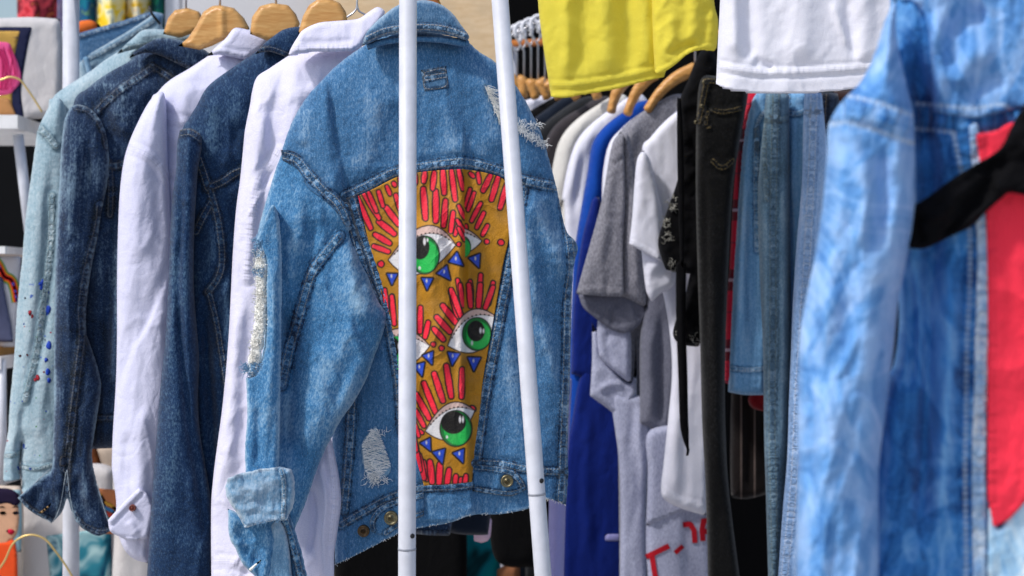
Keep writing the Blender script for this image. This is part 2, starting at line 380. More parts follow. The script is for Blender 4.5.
def plaid(t, fab, c):
    sep = t.n('ShaderNodeSeparateXYZ'); t.put(sep.inputs[0], fab)
    for ax, per, lo, col in (('Y', .105, .34, S(24,20,30)), ('X', .03, .36, S(30,24,40)), ('Y', .105, .47, S(190,170,190)), ('Y', .052, .475, S(60,30,60))):
        f = t.math('FRACT', t.math('DIVIDE', sep.outputs[ax], per)); f = t.math('ABSOLUTE', t.math('SUBTRACT', f, .5))
        c = t.mix(t.mr(f, lo, lo+.015, 0, .75), c, col)
    return c
PLAID = cotton('red_plaid_flannel', S(206,30,62), S(160,14,44), 0, .0014, plaid)
def stripes(t, fab, c):
    sep = t.n('ShaderNodeSeparateXYZ'); t.put(sep.inputs[0], fab)
    f = t.math('FRACT', t.math('DIVIDE', sep.outputs['X'], .021)); f = t.math('ABSOLUTE', t.math('SUBTRACT', f, .5))
    return t.mix(t.mr(f, .40, .46, 0, .8), c, S(96,84,80))
STRIPE = cotton('dark_striped_cloth', S(24,18,18), S(12,8,8), 0, .0014, stripes)
REDF = cotton('red_cotton_applique', S(255,62,84), S(252,40,68), 0, .0022); BLKF = cotton('black_ribbon_cloth', S(6,6,10), S(3,3,5), 0, .0018, sheen=.01)
POST = plain('white_powder_coated_tube', S(200,203,214), .42, .45, var=.07, scale=45, bump=.0004)
HW = wood('pale_beech_wood', S(214,168,104), S(190,134,70)); HW2 = wood('warm_beech_wood', S(190,118,54), S(160,88,36)); HW3 = wood('golden_beech_wood', S(214,162,96), S(190,130,64)); WIRE = plain('bright_wire', S(190,192,200), .3, .5, .9)
BRONZE = plain('aged_bronze_button', S(120,112,88), .38, .5, .9, .3, 300); BRONZE2 = plain('dark_brass_rivet', S(90,74,56), .4, .5, .9, .3, 300)
THREAD = plain('frayed_white_cotton', S(236,238,240), .95, .1, var=.12, scale=60); THREADB = plain('frayed_blue_cotton', S(120,160,194), .95, .1, var=.2, scale=60); THREADC = plain('frayed_cream_cotton', S(244,243,238), .95, .1, var=.12, scale=60)
PAINT = painted('painted_cloth', .62)

# ================================================================ small builders
def stitch_box(): pass
def button(on, px, py, r, mat, parent, name='button', core=None):
    c = on.at(px, py, .0035); m = r/F*on.D; b = MB()
    b.disc(c, [(m, .003), (m, -.001), (m*.93, -.0028), (m*.78, -.0030), (m*.70, -.0018), (m*.42, -.0016), (m*.36, -.003), (m*.12, -.0034)], 24)
    return b.build(name, mat, parent)
def threads(on, pts, mat, parent, name='frayed_threads', r=.00035, off=.001):
    b = MB()
    for L in pts:
        L = np.array(L, float); V = on.atn(L, off) if on is not None else L
        n = len(V); V[:, 1] -= np.abs(np.random.default_rng(int(abs(L[0, 0]*91+L[0, 1]*17))).normal(0, .0008, n))
        b.tube(V, [r*(1-.5*i/(n-1)) for i in range(n)], 3, False)
    return b.build(name, mat, parent)
def tuft(x, y, ang, ln, curl, n=5):
    P = [(x, y)]; a = ang
    for i in range(n): a += random.uniform(-curl, curl); P.append((P[-1][0]+math.cos(a)*ln/n, P[-1][1]+math.sin(a)*ln/n))
    return P
def fray_edge(on, line, ang, ln, n, mat, parent, curl=.5, sp=.5, r=.00035, name='frayed_threads'):
    L = resample(spline(line), 1, False); out = []
    for i in range(n):
        p = L[random.randrange(len(L))]
        out.append(tuft(p[0]+random.uniform(-1, 1), p[1]+random.uniform(-1, 1), ang+random.uniform(-sp, sp), ln*random.uniform(.4, 1.2), curl))
    return threads(on, out, mat, parent, name, r)
def hanger(label, pts, D, topx, topy, mat, hooktop, group, T=.006, folds=(), name='wooden_hanger', lean=0.):
    c = Cloth(pts, D, T=T, Tb=T, R=3, folds=folds)
    x = np.mean([p[0] for p in pts]); b = W(x, max(p[1] for p in pts), D)
    t = thing(name, b, label, 'hanger', group)
    c.build('hanger_body', mat, t, 3)
    z0 = W(topx, topy, D)
    pz = hooktop - z0[2]
    m = MB(); P = [z0+np.array([0, 0, -.01]), z0+np.array([0, 0, max(.01, pz-.035)])]
    for a in np.linspace(-100, 150, 12):
        a = math.radians(a); P.append(z0+np.array([lean+math.sin(a)*.0, 0, 0])+np.array([-.017*math.cos(a+math.pi/2)*1., 0, max(.03, pz-.012)+.017*math.sin(a+math.pi/2)*-1*-1]))
    m.tube(P[:2]+P[3:], .0016, 8); m.build('hook', WIRE, t)
    return t

# ================================================================ painted panel
def arc(L, R, bow, n=14):
    L = np.array(L, float); R = np.array(R, float); t = np.linspace(0, 1, n)[:, None]; M = (L+R)/2+np.array(bow)*2
    return (1-t)**2*L+2*t*(1-t)*M+t*t*R
def art(P):
    x, y = P[:, 0], P[:, 1]; lin = lambda *c: np.array(S(*c)[:3])
    blk = lin(14,10,12); red = lin(240,34,62); ochre = lin(176,122,12); green = lin(26,178,76); grn2 = lin(14,110,48); white = lin(222,220,222); blue = lin(30,70,190); skin = lin(206,176,168)
    n = fbm(x/22, y/22, 5, 3)[:, None]
    col = ochre*(1+.28*n); col = np.clip(col, 0, 1)
    def lay(col, m, c): return col*(1-m[:, None])+np.array(c)*m[:, None]
    aa = lambda d, w=.55: np.clip(.5-d/w/2, 0, 1)
    fx = np.interp(y, [160, 250, 330, 400, 440], [464, 465, 464, 466, 474])
    Lm = (x < fx).astype(float); Rm = 1-Lm
    def caps(col, lst, mask):
        for x1, y1, x2, y2, r in lst:
            d0, s_, _, _ = seg(P, np.array([[x1, y1], [x2, y2]], float)); ln = max(math.hypot(x2-x1, y2-y1), 1)
            d = d0-r*(.78+.22*np.sin(np.clip(s_/ln, 0, 1)*3.1))
            d = d+.25*fbm(x/3, y/3, 11, 2)
            col = lay(col, aa(d-1.55)*mask, blk); col = lay(col, aa(d)*mask, red*(1+.12*0))
        return col
    def poly(col, V, c, mask, ol=1.1, jit=0):
        V = np.array(V, float); d0 = seg(P, V, True)[0]; d = np.where(inside(P, V), -d0, d0)
        if ol: col = lay(col, aa(d-ol)*mask, blk)
        return lay(col, aa(d)*mask, c)
    def ell(col, cx, cy, rx, ry, c, mask, clip=None, ang=0):
        u = (x-cx)/rx; v = (y-cy)/ry; d = (np.sqrt(u*u+v*v)-1)*min(rx, ry)
        m = aa(d)*mask
        if clip is not None: m = m*clip
        return lay(col, m, c)
    c1 = lambda X, Y: (340+X/3.84, 150+Y/3.84)
    c2 = lambda X, Y: (360+X/3.84, 290+Y/3.84)
    A1 = [(130,370,185,390,11),(135,325,190,358,12),(150,275,208,322,13),(178,222,225,285,13),(215,175,245,262,12),(262,150,275,262,13),(320,150,328,262,13),(368,160,368,272,13),(405,195,398,290,12),(435,240,425,312,10),(458,275,442,325,8),
          (60,170,118,300,11),(92,170,150,262,10),(110,165,140,235,9),(148,160,165,215,9),(180,140,192,170,8),(206,128,210,135,9),(230,110,240,150,9),(262,100,268,140,10),(325,88,322,120,11),(362,88,356,148,11),(395,80,400,165,12),(428,80,442,190,11),(455,75,472,150,10),(456,215,478,262,8),(450,270,480,318,8),(455,300,478,345,7),(285,85,290,125,10),
          (155,438,157,438,13),(455,362,456,362,9)]
    B1 = [(170,560,176,640,9),(200,560,205,620,9),(425,545,450,640,9),(452,500,470,590,9)]
    R1 = [(500,90,512,102,8),(530,90,535,125,8),(577,100,550,155,12),(607,105,582,190,12),(640,135,615,222,12),(500,150,482,215,8),(515,165,492,230,8),(540,205,505,272,9),(552,242,525,298,9),(566,290,548,325,9),(562,350,564,352,9),(616,354,620,356,13),(484,290,486,300,6),
          (500,505,505,580,9),(540,480,535,580,10),(588,510,570,590,10)]
    A2 = [(95,0,102,80,10),(122,25,132,130,10),(158,35,160,110,9),(180,40,178,120,9),(232,68,230,160,11),(262,125,250,180,11),(285,150,320,190,12),(295,105,345,160,13),(318,60,368,125,13),(350,0,388,100,12),(385,-20,396,60,9),(280,208,282,209,9),(312,222,313,223,10)]
    R2 = [(418,-20,425,62,11),(462,-20,455,62,12),(510,-10,482,68,11)]
    A3 = [(332,292,350,408,13),(392,305,390,410,12),(285,322,318,425,13),(245,358,290,470,12),(215,400,265,492,12),(215,465,245,522,10),(222,540,238,548,8),(205,500,225,560,8)]
    R3 = [(430,455,436,457,11)]
    cv = lambda lst, f: [(*f(a, b), *f(c, d), r/3.84*.80) for a, b, c, d, r in lst]
    bot = [(423,462,427,479,2.6),(430,462,432,482,2.8),(440,464,439,483,2.7),(449,470,447,484,2.6),(456,476,455,484,2.2),(461,479,461,484,2),(466,476,465,484,2.2),(419,455,424,478,2.4),(384+30,440,384+36,470,2.3),(410,425,416,450,2.4),(472,408,473,409,2.4)]
    one = np.ones(len(P))
    col = caps(col, cv(A1, c1), Lm); col = caps(col, cv(B1, c1), Lm); col = caps(col, cv(R1, c1), Rm)
    col = caps(col, cv(A2, c2), Lm); col = caps(col, cv(R2, c2), Rm); col = caps(col, cv(A3, c2), Lm); col = caps(col, cv(R3, c2), Rm); col = caps(col, bot, one)
    def eye(col, L, R, up, dn, lid, ic, ir, pc, pr, mask, hl, nd=9):
        a = arc(L, R, up); b = arc(R, L, dn); V = np.vstack([a, b])
        lidc = arc(L, R, (up[0], up[1]+lid)); LV = np.vstack([a, lidc[::-1]])
        EV = np.vstack([lidc, b]); d0 = seg(P, V, True)[0]; ins = inside(P, V); d = np.where(ins, -d0, d0)
        col = lay(col, aa(d-1.3)*mask, blk); col = lay(col, aa(d)*mask, skin)
        dE0 = seg(P, EV, True)[0]; dE = np.where(inside(P, EV), -dE0, dE0); cl = aa(dE)
        col = lay(col, aa(dE-.5)*mask*aa(d), blk); col = lay(col, cl*mask, white)
        # the iris hangs a little below the lower lid line
        low = ((y > ic[1]) | (dE < 0)).astype(float); low = np.where(y > ic[1]-8, 1, cl)
        col = ell(col, *ic, ir[0]+1.2, ir[1]+1.2, blk, mask, low); col = ell(col, *ic, *ir, grn2, mask, low); col = ell(col, ic[0]+1.2, ic[1]+1.2, ir[0]*.86, ir[1]*.86, green, mask, low)
        col = ell(col, *pc, *pr, blk*.6, mask, low)
        for hx, hy, a_, b_ in hl: col = ell(col, hx, hy, a_, b_, white, mask)
        t = resample(arc(L, R, (up[0]*.92, up[1]*.92+lid*.62)), 4.2, False)
        for q in t[2:-2]: col = ell(col, q[0], q[1], .85, .85, blk, mask)
        return col
    col = eye(col, (389,260), (455,245), (3,-26), (-3,21), 8, (424.5,255), (14.5,18.5), (420,247), (9.5,12.5), Lm, [(424.5,241.5,1.3,3.4),(427.5,240,.9,1.6),(419.5,268,1.2,1.6)])
    col = eye(col, (440,235), (481,241), (0,-10), (0,14), 4, (463,247), (7,10), (459,243), (3,5), Rm, [])
    col = eye(col, (448.5,345.5), (497,318), (-4,-20), (6,18), 7, (477,334), (14,16), (476,331), (8.8,10.5), one, [(480.5,330.5,1.1,2.6),(483.5,331,.9,2),(472,343,1,2)])
    col = eye(col, (372,346), (429,346), (0,-17), (0,20), 7, (395,352), (11,19), (393,347), (7,10), Lm, [(399,346,1.2,3.2),(391,364,1.3,1.5)])
    col = eye(col, (426,431), (474,411), (-1,-17), (3,17), 6, (456,428.5), (15.5,17.5), (453.5,422.5), (12.5,11.5), one, [(460,419.5,1.1,3),(463,419.5,.9,2.6),(447,437,1,1.5)])
    def tri(col, cx, cy, s, ang, mask=one):
        V = [(cx+s*math.cos(ang+k)*(1 if k else 1.15), cy+s*math.sin(ang+k)*(1 if k else 1.15)) for k in (0, 2.2, 4.08)]
        col = poly(col, V, blue, mask, 1.9); return ell(col, cx-.6, cy-1.4, .8, 1.6, white*.8, mask)
    for X, Y, s, a in ((200,490,6,1.6),(335,508,6.5,1.6),(402,472,7.5,.9),(447,422,7.5,.7)): col = tri(col, *c1(X, Y), s, a, Lm)
    col = tri(col, *c1(522,422), 7, 1.2, Rm)
    for X, Y, s, a in ((266,258,6.5,1.2),(230,300,7,1.3),(358,258,7,1.7),(438,277,7.5,1.6)): col = tri(col, *c2(X, Y), s, a)
    for X, Y, s, a in ((427,444,6.5,1.1),(440,455,7.5,1.3),(460,455,7,1.2)): col = tri(col, X, Y, s, a)
    e = np.minimum(abs(x-fx), 3)/3; col = col*(.55+.45*e[:, None])if False else col
    return np.concatenate([np.clip(col, 0, 1), np.ones((len(P), 1))], 1)
# ================================================================ the painted denim jacket
EDGE = plain('worn_pale_edge', S(150,162,172), .9, .1, var=.3, scale=200)
def main_jacket():
    D = 2.0
    t = thing('denim_jacket', W(455, 560, D), 'ripped blue denim jacket with green eyes painted on its back', 'jacket', 'jackets and shirts hung on the near rail')
    body = Cloth([(362,47,1),(350,55),(336,66),(323,79),(311,92),(301,106),(292,122),(286,138),(282,152),(284,166),(300,230),(320,300),(330,400),(334,480),(335,565,1),(352,557),(370,548),(400,533),(430,526),(440,525),(455,521),(473,515),(500,514),(527,509),(546,499),(566,505,1),(568,480),(568,430),(570,380),(571,330),(572,290),(574,265),(578,250),(576,242),(567,232),(562,215),(557,190),(552,170),(545,145),(540,130),(525,100),(510,78),(495,62),(480,52),(468,42,1),(440,34),(410,32),(380,36)],
        D, T=.03, Tb=.05, R=60, edge=.16, hems=[[(334,566),(352,557),(370,548),(400,533),(430,526),(440,525),(455,521),(473,515),(500,514),(527,509),(546,499),(567,505)]],
        folds=[('s', [(464,162),(465,230),(465,300),(465,380),(470,430),(473,490),(474,520)], 2.6, .024, 60),
               ('s', [(326,74),(331,110),(338,150),(348,205)], 2.2, .012, 34), ('r', [(312,100),(304,130),(300,150)], 9, .005), ('r', [(380,80),(372,130),(350,185)], 14, .005), ('r', [(440,95),(450,130),(458,160)], 12, .005), ('r', [(480,60),(490,110),(500,160)], 14, .006),
               ('r', [(330,90),(335,150),(347,200)], 5, -.005), ('r', [(405,100),(400,150)], 10, -.004),
               ('r', [(528,192),(545,225),(562,262),(572,288)], 9, .010), ('r', [(545,200),(560,235)], 6, -.006), ('r', [(524,190),(530,260),(538,330)], 9, .008),
               ('r', [(536,310),(548,350),(562,400),(566,440)], 8, .008), ('r', [(520,330),(535,400),(545,450)], 10, -.006),
               ('r', [(500,300),(515,400),(520,460)], 10, .005), ('r', [(352,440),(368,470),(378,500)], 9, -.004), ('r', [(398,430),(405,470),(402,500)], 6, .005),
               ('s', [(430,485),(428,505),(433,528)], 2, -.006, 14),
               ('r', [(402,200),(404,300),(412,420)], 14, .006), ('r', [(430,180),(434,300),(440,440)], 11, .006), ('r', [(418,200),(420,330),(428,440)], 7, -.004), ('r', [(448,180),(452,300),(456,400)], 6, -.005)],
        seams=[([(345,196),(365,187),(390,174),(410,169),(440,164),(463,162),(480,165),(500,171),(520,179),(540,184),(558,187)],),
               ([(352,200),(360,228),(373,262),(384,300),(393,345),(399,385),(402,430)],), ([(346,205),(356,240),(366,275),(376,300)], .8),
               ([(523,190),(516,230),(509,270),(503,300),(495,345),(487,385),(480,430),(475,470)],),
               ([(352,400),(350,440),(347,480),(344,510)], .9), ([(563,200),(572,262),(568,300),(566,380),(563,460),(561,500)], .9),
               ([(341,525),(365,511),(385,500),(400,494),(424,488),(450,487),(472,484)], .8), ([(472,463),(500,464),(520,468),(540,471),(568,472)], .8)],
        wr=[(.0055, 40, 85, .1, 3), (.0018, 15, 26, .3, 8)])
    b = body.build('body', DEN_MAIN, t, 2.3, rough=.5)
    # the painted inset
    pan = Cloth([(358,196,1),(375,188),(400,176),(430,171),(463,169,1),(482,172),(500,177),(507,183,1),(508,210),(510,232),(503,265),(497,300),(490,340),(483,380),(479,420),(475,450),(472,482,1),(450,484),(424,486,1),(418,465),(410,435),(402,400),(393,350),(385,310),(375,268),(367,235)], D, on=body, off=.0018)
    pan.build('painted_panel', PAINT, t, .75, paint=art, label='ochre back panel painted with green eyes, red rays and blue drops')
    # waistband tabs, buttons
    tab = Cloth([(372,532,1),(370,522),(378,508),(398,498),(424,492,1),(424,516,1),(405,523),(386,536,1)], D, on=body, off=.003, seams=[([(373,530),(372,522),(380,510),(399,501),(424,495)], .6), ([(386,533),(405,520),(424,513)], .6)])
    tab.build('waist_tab', DEN_MAIN, t, 2)
    tab2 = Cloth([(474,464,1),(495,466),(515,471),(523,480),(527,489,1),(515,495),(505,496),(473,491,1)], D, on=body, off=.003, seams=[([(474,467),(495,469),(513,474),(523,488),(514,493),(500,493),(474,489)], .6)])
    tab2.build('waist_tab', DEN_MAIN, t, 2)
    button(tab, 391, 518, 7, BRONZE, t); button(body, 363.5, 531, 6, BRONZE2, t, 'rivet'); button(tab2, 507, 481, 6.3, BRONZE, t)
    lab = Cloth([(421,70,1),(446,66,1),(449,88,1),(424,91,1)], D, on=body, off=.0012, seams=[([(422,71),(446,67),(448,87),(424,90),(422,71)], .7), ([(426,78),(446,75)], .7)])
    lab.build('label_patch', DEN_COL, t, 2)
    # collar
    stand = Cloth([(366,44,1),(385,38),(420,36),(450,37),(469,40,1),(467,47),(440,43),(410,42),(385,45),(368,50,1)], D-.034, T=.006, Tb=.01, R=5, tx=0)
    stand.build('collar_stand', DEN_MAIN, t, 2.5)
    col = Cloth([(362,46,1),(366,34),(372,26),(385,14),(400,4),(412,1),(425,0),(440,4),(452,13),(462,26),(469,36),(467,41,1),(455,37),(440,34),(420,32),(400,33),(385,36),(372,42)], D-.036, T=.010, Tb=.025, R=7, edge=.4, ty=-.0004,
        seams=[([(367,39),(385,31),(405,28),(425,27),(445,29),(466,36)], .8)], wr=[(.0012, 12, 20, 0, 5)])
    col.build('collar', DEN_COL, t, 2.2, rough=.4)
    # sleeve
    sl = Cloth([(283,152,1),(295,155),(307,168),(322,184),(337,198),(345,210),(350,228),(353,242),(365,270),(378,300),(386,314),(384,330),(375,355),(366,380),(354,402),(341,420),(332,437),(325,450),(316,472),(306,502),(294,531,1),(285,520),(270,500),(255,492),(246,478,1),(245,450),(247,420),(247,400),(246,378,1),(256,372),(263,350),(265,320),(264,290),(265,262),(258,248),(256,240,1),(262,215),(270,188),(277,165)],
        D-.015, T=.025, Tb=.03, R=30, edge=.22, rot=-.25, ty=-.00018, c=(310, 200), hems=[[(283,152),(295,155),(307,168),(322,184),(337,198),(345,210),(350,228)]],
        folds=[('s', [(281,250),(280,310),(280,380),(279,440),(278,485)], 2.4, .017, 40), ('r', [(290,290),(290,350),(286,420),(288,470)], 8, -.022), ('r', [(269,260),(271,330),(268,400),(266,460)], 9, .004), ('r', [(258,400),(259,430),(258,470)], 4, -.004),
               ('r', [(300,180),(296,230),(287,300)], 12, .007), ('r', [(320,215),(308,250),(292,300)], 9, -.007),
               ('r', [(348,240),(352,280),(362,310),(382,316)], 10, .008), ('r', [(366,275),(350,330),(330,380)], 12, .005), ('r', [(300,340),(296,420),(300,470)], 10, -.006), ('r', [(330,330),(320,400),(305,460)], 14, .008), ('r', [(365,350),(345,400),(322,440)], 7, .005), ('r', [(288,330),(287,400),(290,470),(292,510)], 7, .006)],
        seams=[([(340,236),(325,254),(312,273),(304,298),(298,320),(290,348),(282,385)],)],
        wr=[(.006, 26, 60, -.3, 21), (.0026, 13, 22, -.3, 28)])
    s_ = sl.build('sleeve', DEN_SLV, t, 2.1, rough=.4)
    fold = Cloth([(257,240,1),(264,222),(272,205),(278,215),(281,250),(281,310),(280,380),(279,440),(278,476,1),(246,480,1),(245,450),(247,420),(247,400),(246,378,1),(257,372),(264,350),(266,320),(265,290),(266,262),(261,250)], D-.060, T=.008, Tb=.03, R=5, edge=.3, rot=-.1, ty=-.00018, c=(310, 200),
        hems=[[(246,480),(278,476)],[(257,240),(264,222),(272,205)]], folds=[('r', [(270,240),(273,330),(268,400),(266,460)], 6, .005), ('r', [(258,400),(258,430),(257,470)], 3, -.004)], wr=[(.002, 14, 50, 0, 29), (.0012, 8, 16, 0, 30)])
    fold.build('sleeve_fold', DEN_SLV, t, 2, rough=.4)
    arm = Cloth([(281,150,1),(296,152),(308,165),(323,181),(338,195),(347,208),(351,226,1),(345,226),(338,214),(324,200),(308,188),(298,170),(282,160,1)], D, on=sl, off=.0014, seams=[([(283,155),(297,160),(309,175),(323,190),(338,204),(348,224)], .9)])
    arm.build('armhole_seam', DEN_MAIN, t, 2)
    # turned-back cuff
    low = Cloth([(228,508,1),(245,515),(270,512),(287,512),(298,540),(305,566),(312,600,1),(262,600,1),(255,577),(244,566),(236,550),(229,535)], D-.092, T=.012, Tb=.02, R=9, edge=.3,
        folds=[('r', [(262,520),(268,545),(262,590)], 6, .010), ('r', [(236,520),(246,545),(258,570)], 6, -.008), ('r', [(280,520),(286,550),(292,590)], 5, -.008)],
        seams=[([(284,515),(293,545),(302,580),(306,600)], .7)], wr=[(.004, 14, 20, .5, 31)])
    low.build('sleeve_end', DEN_SLV, t, 2.2, rough=.6)
    lip = Cloth([(249,569,1),(255,564),(262,559),(261,561),(251,571)], D-.107, T=.003, Tb=.004, R=3); lip.build('buttonhole', THREADC, t, 1.5)
    inn = Cloth([(266,545,1),(270,526),(280,520),(288,540),(292,575),(296,600,1),(258,600,1),(262,575)], D-.103, T=.006, Tb=.006, R=5, edge=.3, wr=[(.003, 10, 16, 0, 35)])
    inn.build('sleeve_lining', DEN_PALE, t, 2.2)
    cf = Cloth([(225,488,1),(228,478,1),(240,474),(258,470),(280,467),(291,470,1),(294,482),(294,502),(287,520,1),(272,521),(258,524),(245,528,1),(239,517),(232,506),(227,497)], D-.112, T=.018, Tb=.03, R=7, edge=.35,
        hems=[[(288,518),(272,520),(258,523),(247,526)],[(229,480),(240,475),(258,471),(278,469)]],
        folds=[('r', [(230,490),(250,488),(285,484)], 8, .003)], seams=[([(281,470),(284,485),(283,517)], .5)], wr=[(.005, 20, 16, .2, 37), (.002, 7, 8, .2, 38)])
    cf.build('cuff', DEN_PALE, t, 2, rough=.8)
    fray_edge(cf, [(240,518),(248,524),(262,521),(280,518)], 1.6, 5, 50, THREADB, t)
    # rip down the sleeve's outer edge
    lin = Cloth([(262,246),(267,262),(266,285),(267,310),(265,335),(262,352),(258,372),(249,377),(249,360),(252,340),(254,322),(256,300),(256,275),(255,258)], D-.077, T=.003, Tb=.012, R=5, ty=-.00018, c=(262, 280), wr=[(.003, 4, 4, 0, 33)])
    lin.build('torn_edge', THREADC, t, 1.5, rough=2.2)
    th = []
    for i in range(480):
        y = random.uniform(250, 372); x0 = np.interp(y, [250, 280, 320, 345, 370], [265, 266, 266, 262, 257])
        th.append(tuft(x0-random.uniform(0, 12), y, random.uniform(-1, 4), random.uniform(3, 7), 1.6, 6))
    threads(lin, th, THREADC, t, r=.0005)
    th = [tuft(258+random.uniform(-4, 9), 243+random.uniform(-5, 14), random.uniform(0, 6.3), 6, 1.5, 6) for _ in range(110)]+[tuft(256+random.uniform(-3, 8), 271+random.uniform(-3, 5), random.uniform(0, 6.3), 5, 1.3, 6) for _ in range(50)]
    th += [tuft(random.uniform(245, 266), 366+random.uniform(-4, 5), random.uniform(1.2, 2.6), random.uniform(5, 11), .9, 6) for _ in range(170)]
    threads(lin, th, THREADB, t, r=.0005)
    # right shoulder rip
    th = []
    for i in range(150):
        k = random.random(); x = np.interp(k, [0, 1], [486, 501]); y = np.interp(k, [0, 1], [86, 122])
        th.append(tuft(x+random.uniform(-2, 2), y, random.uniform(.2, 1.0), random.uniform(7, 15), .35, 5))
    threads(body, th, THREADC, t, r=.0004, off=.003)
    th = [tuft(514+random.uniform(0, 26), 122+random.uniform(0, 8)+0, random.uniform(0, 6.3), 7, 1.5, 6) for _ in range(60)]
    for i in range(160):
        k = random.random(); x = 516+k*30; y = 126+k*19
        th.append(tuft(x+random.uniform(-1, 1), y+random.uniform(-3, 3), random.uniform(0, 6.3), random.uniform(3, 8), 1.2, 5))
    threads(body, th, THREAD, t, r=.00038, off=.002)
    th = [tuft(486+random.uniform(-1, 1)+i*.24, 84+i*.6, random.uniform(2.6, 3.6), 5, .8, 4) for i in range(60)]
    threads(body, th, THREADB, t, r=.0004, off=.001)
    # worn patch above the waistband
    hole = Cloth([(363,440),(370,432),(376,426),(380,436),(386,452),(391,466),(388,475),(376,482),(370,483),(365,470),(361,455)], D, on=body, off=.0012)
    hole.build('worn_patch', DEN_PALE, t, 1.5, rough=1.2)
    th = []
    for i in range(110):
        y = 430+i*.47; x0 = np.interp(y, [430, 445, 470, 482], [371, 362, 365, 371]); x1 = np.interp(y, [430, 450, 466, 482], [378, 386, 391, 376]); n = 8; a = random.uniform(0, 6)
        th.append([(x0+(x1-x0)*k/(n-1), y+1.4*math.sin(a+k*1.1)+random.uniform(-.6, .6)-2*math.sin(3.1*k/(n-1))*.5) for k in range(n)])
    th += [tuft(random.uniform(364, 388), random.choice([432, 478, 482])+random.uniform(-3, 3), random.uniform(0, 6.3), 6, .9, 5) for _ in range(50)]
    threads(hole, th, THREAD, t, r=.00042, off=.0008)
    fray_edge(body, [(400,532),(430,525),(440,524),(455,520),(473,514),(500,513),(525,508),(546,498)], 1.6, 1.4, 60, THREAD, t, r=.0004, name='frayed_hem')
    fray_edge(body, [(336,564),(352,556),(370,547),(400,532)], 1.6, 1.5, 45, THREAD, t, r=.0004, name='frayed_hem')
    fray_edge(body, [(546,498),(556,501),(567,504)], 1.6, 2, 25, THREADC, t, r=.0004, name='frayed_hem')
    return t
main_jacket()

G = 'jackets and shirts hung on the near rail'
# ---------------------------------------------------------------- second white shirt
D = 2.10
t = thing('white_shirt', W(290, 620, D), 'white long-sleeved shirt directly behind the painted denim jacket', 'shirt', G)
body = Cloth([(288,56,1),(270,68),(257,77),(252,92),(250,105),(245,130),(243,150),(240,180),(236,210),(233,250),(231,290),(229,330),(226,370),(222,410),(218,440),(213,480),(211,520),(212,640,1),(318,640,1),(330,520),(400,480),(450,300),(450,150),(430,80),(400,56),(380,46,1),(358,46),(320,50)], D, T=.034, Tb=.035, R=46,
    folds=[('r', [(262,85),(256,150),(250,220),(242,300)], 10, .010), ('r', [(270,90),(272,140),(262,200)], 7, -.006), ('r', [(262,110),(268,160)], 6, .004), ('r', [(300,75),(290,130),(285,180)], 14, .006),
           ('r', [(252,300),(246,380),(240,460),(236,540)], 9, -.009), ('r', [(240,280),(232,380),(225,480)], 9, .005), ('r', [(310,80),(330,130)], 10, .005), ('r', [(350,60),(320,90),(305,120)], 9, -.004)],
    seams=[([(279,150),(268,166),(259,182),(254,205),(250,240),(247,280)], 1), ([(211,562),(230,562),(250,566),(300,572)], 1)], wr=[(.005, 26, 80, .15, 41), (.0018, 12, 30, .3, 44)])
body.build('body', SHIRT2, t, 2.6)
col = Cloth([(288,56,1),(291,48),(297,38),(303,30),(318,23),(335,21),(350,20),(360,18),(370,11),(378,7),(385,12),(380,22),(368,36),(359,48),(352,51,1),(330,52),(310,52)], D-.045, T=.008, Tb=.025, R=4, ty=-.0006,
    folds=[('r', [(296,46),(330,44),(356,42)], 5, -.003)], seams=[([(292,49),(310,49),(330,49),(352,47)], 1)], wr=[(.0016, 14, 20, 0, 5)])
col.build('collar', SHIRT2, t, 2.4)
sl = Cloth([(322,430,1),(330,437),(336,460),(340,484),(341,505),(337,535),(334,560),(335,620,1),(296,620,1),(290,560),(291,530),(300,505),(310,480),(318,455)], 1.976, T=.009, Tb=.006, R=12,
    folds=[('r', [(322,468),(326,500),(322,540),(326,600)], 4, .008), ('r', [(312,480),(316,520),(310,560)], 4, -.007), ('s', [(318,455),(328,500),(326,560)], 2, .006, 14)], seams=[([(327,436),(331,465),(334,500),(330,540)], .8)], wr=[(.002, 14, 26, .1, 47)])
sl.build('sleeve', SHIRT, t, 2.2)
# ---------------------------------------------------------------- deep blue jacket
D = 2.19
t = thing('denim_jacket', W(200, 620, D), 'deep blue denim jacket between the two white shirts', 'jacket', G)
body = Cloth([(256,52,1),(235,66),(215,80),(205,90),(197,105),(188,120),(182,135),(184,200),(188,300),(190,400),(196,500),(205,640,1),(330,640,1),(350,300),(340,120),(310,60),(302,40),(270,44)], D, T=.035, Tb=.035, R=40, edge=.1,
    folds=[('r', [(215,90),(212,130),(214,170)], 10, .006), ('r', [(235,80),(238,130)], 12, .005), ('r', [(204,300),(208,360),(212,430),(214,480)], 5, -.014), ('r', [(224,250),(228,330),(230,420)], 7, .007), ('r', [(212,200),(216,240),(212,275)], 8, .006), ('r', [(232,190),(236,240),(232,290)], 6, -.006)],
    seams=[([(198,158),(204,175),(208,188)], 1), ([(208,188),(222,182),(236,173),(250,168)], 1), ([(210,190),(217,215),(221,240),(222,262),(218,278),(208,292)], .9), ([(212,202),(204,215),(196,232)], .9), ([(209,292),(216,320),(221,350),(227,388),(230,420)], .7)],
    wr=[(.006, 26, 50, .2, 51), (.0025, 12, 22, .2, 54)])
body.build('body', DEN_DARK2, t, 2.5)
col = Cloth([(255,54,1),(264,44),(275,35),(285,29),(300,27),(306,34,1),(298,48),(288,58,1),(270,52)], D-.035, T=.012, Tb=.02, R=8, edge=.1, seams=[([(256,51),(270,49),(287,55)], .7)])
col.build('collar', DEN_DARK2, t, 2.4)
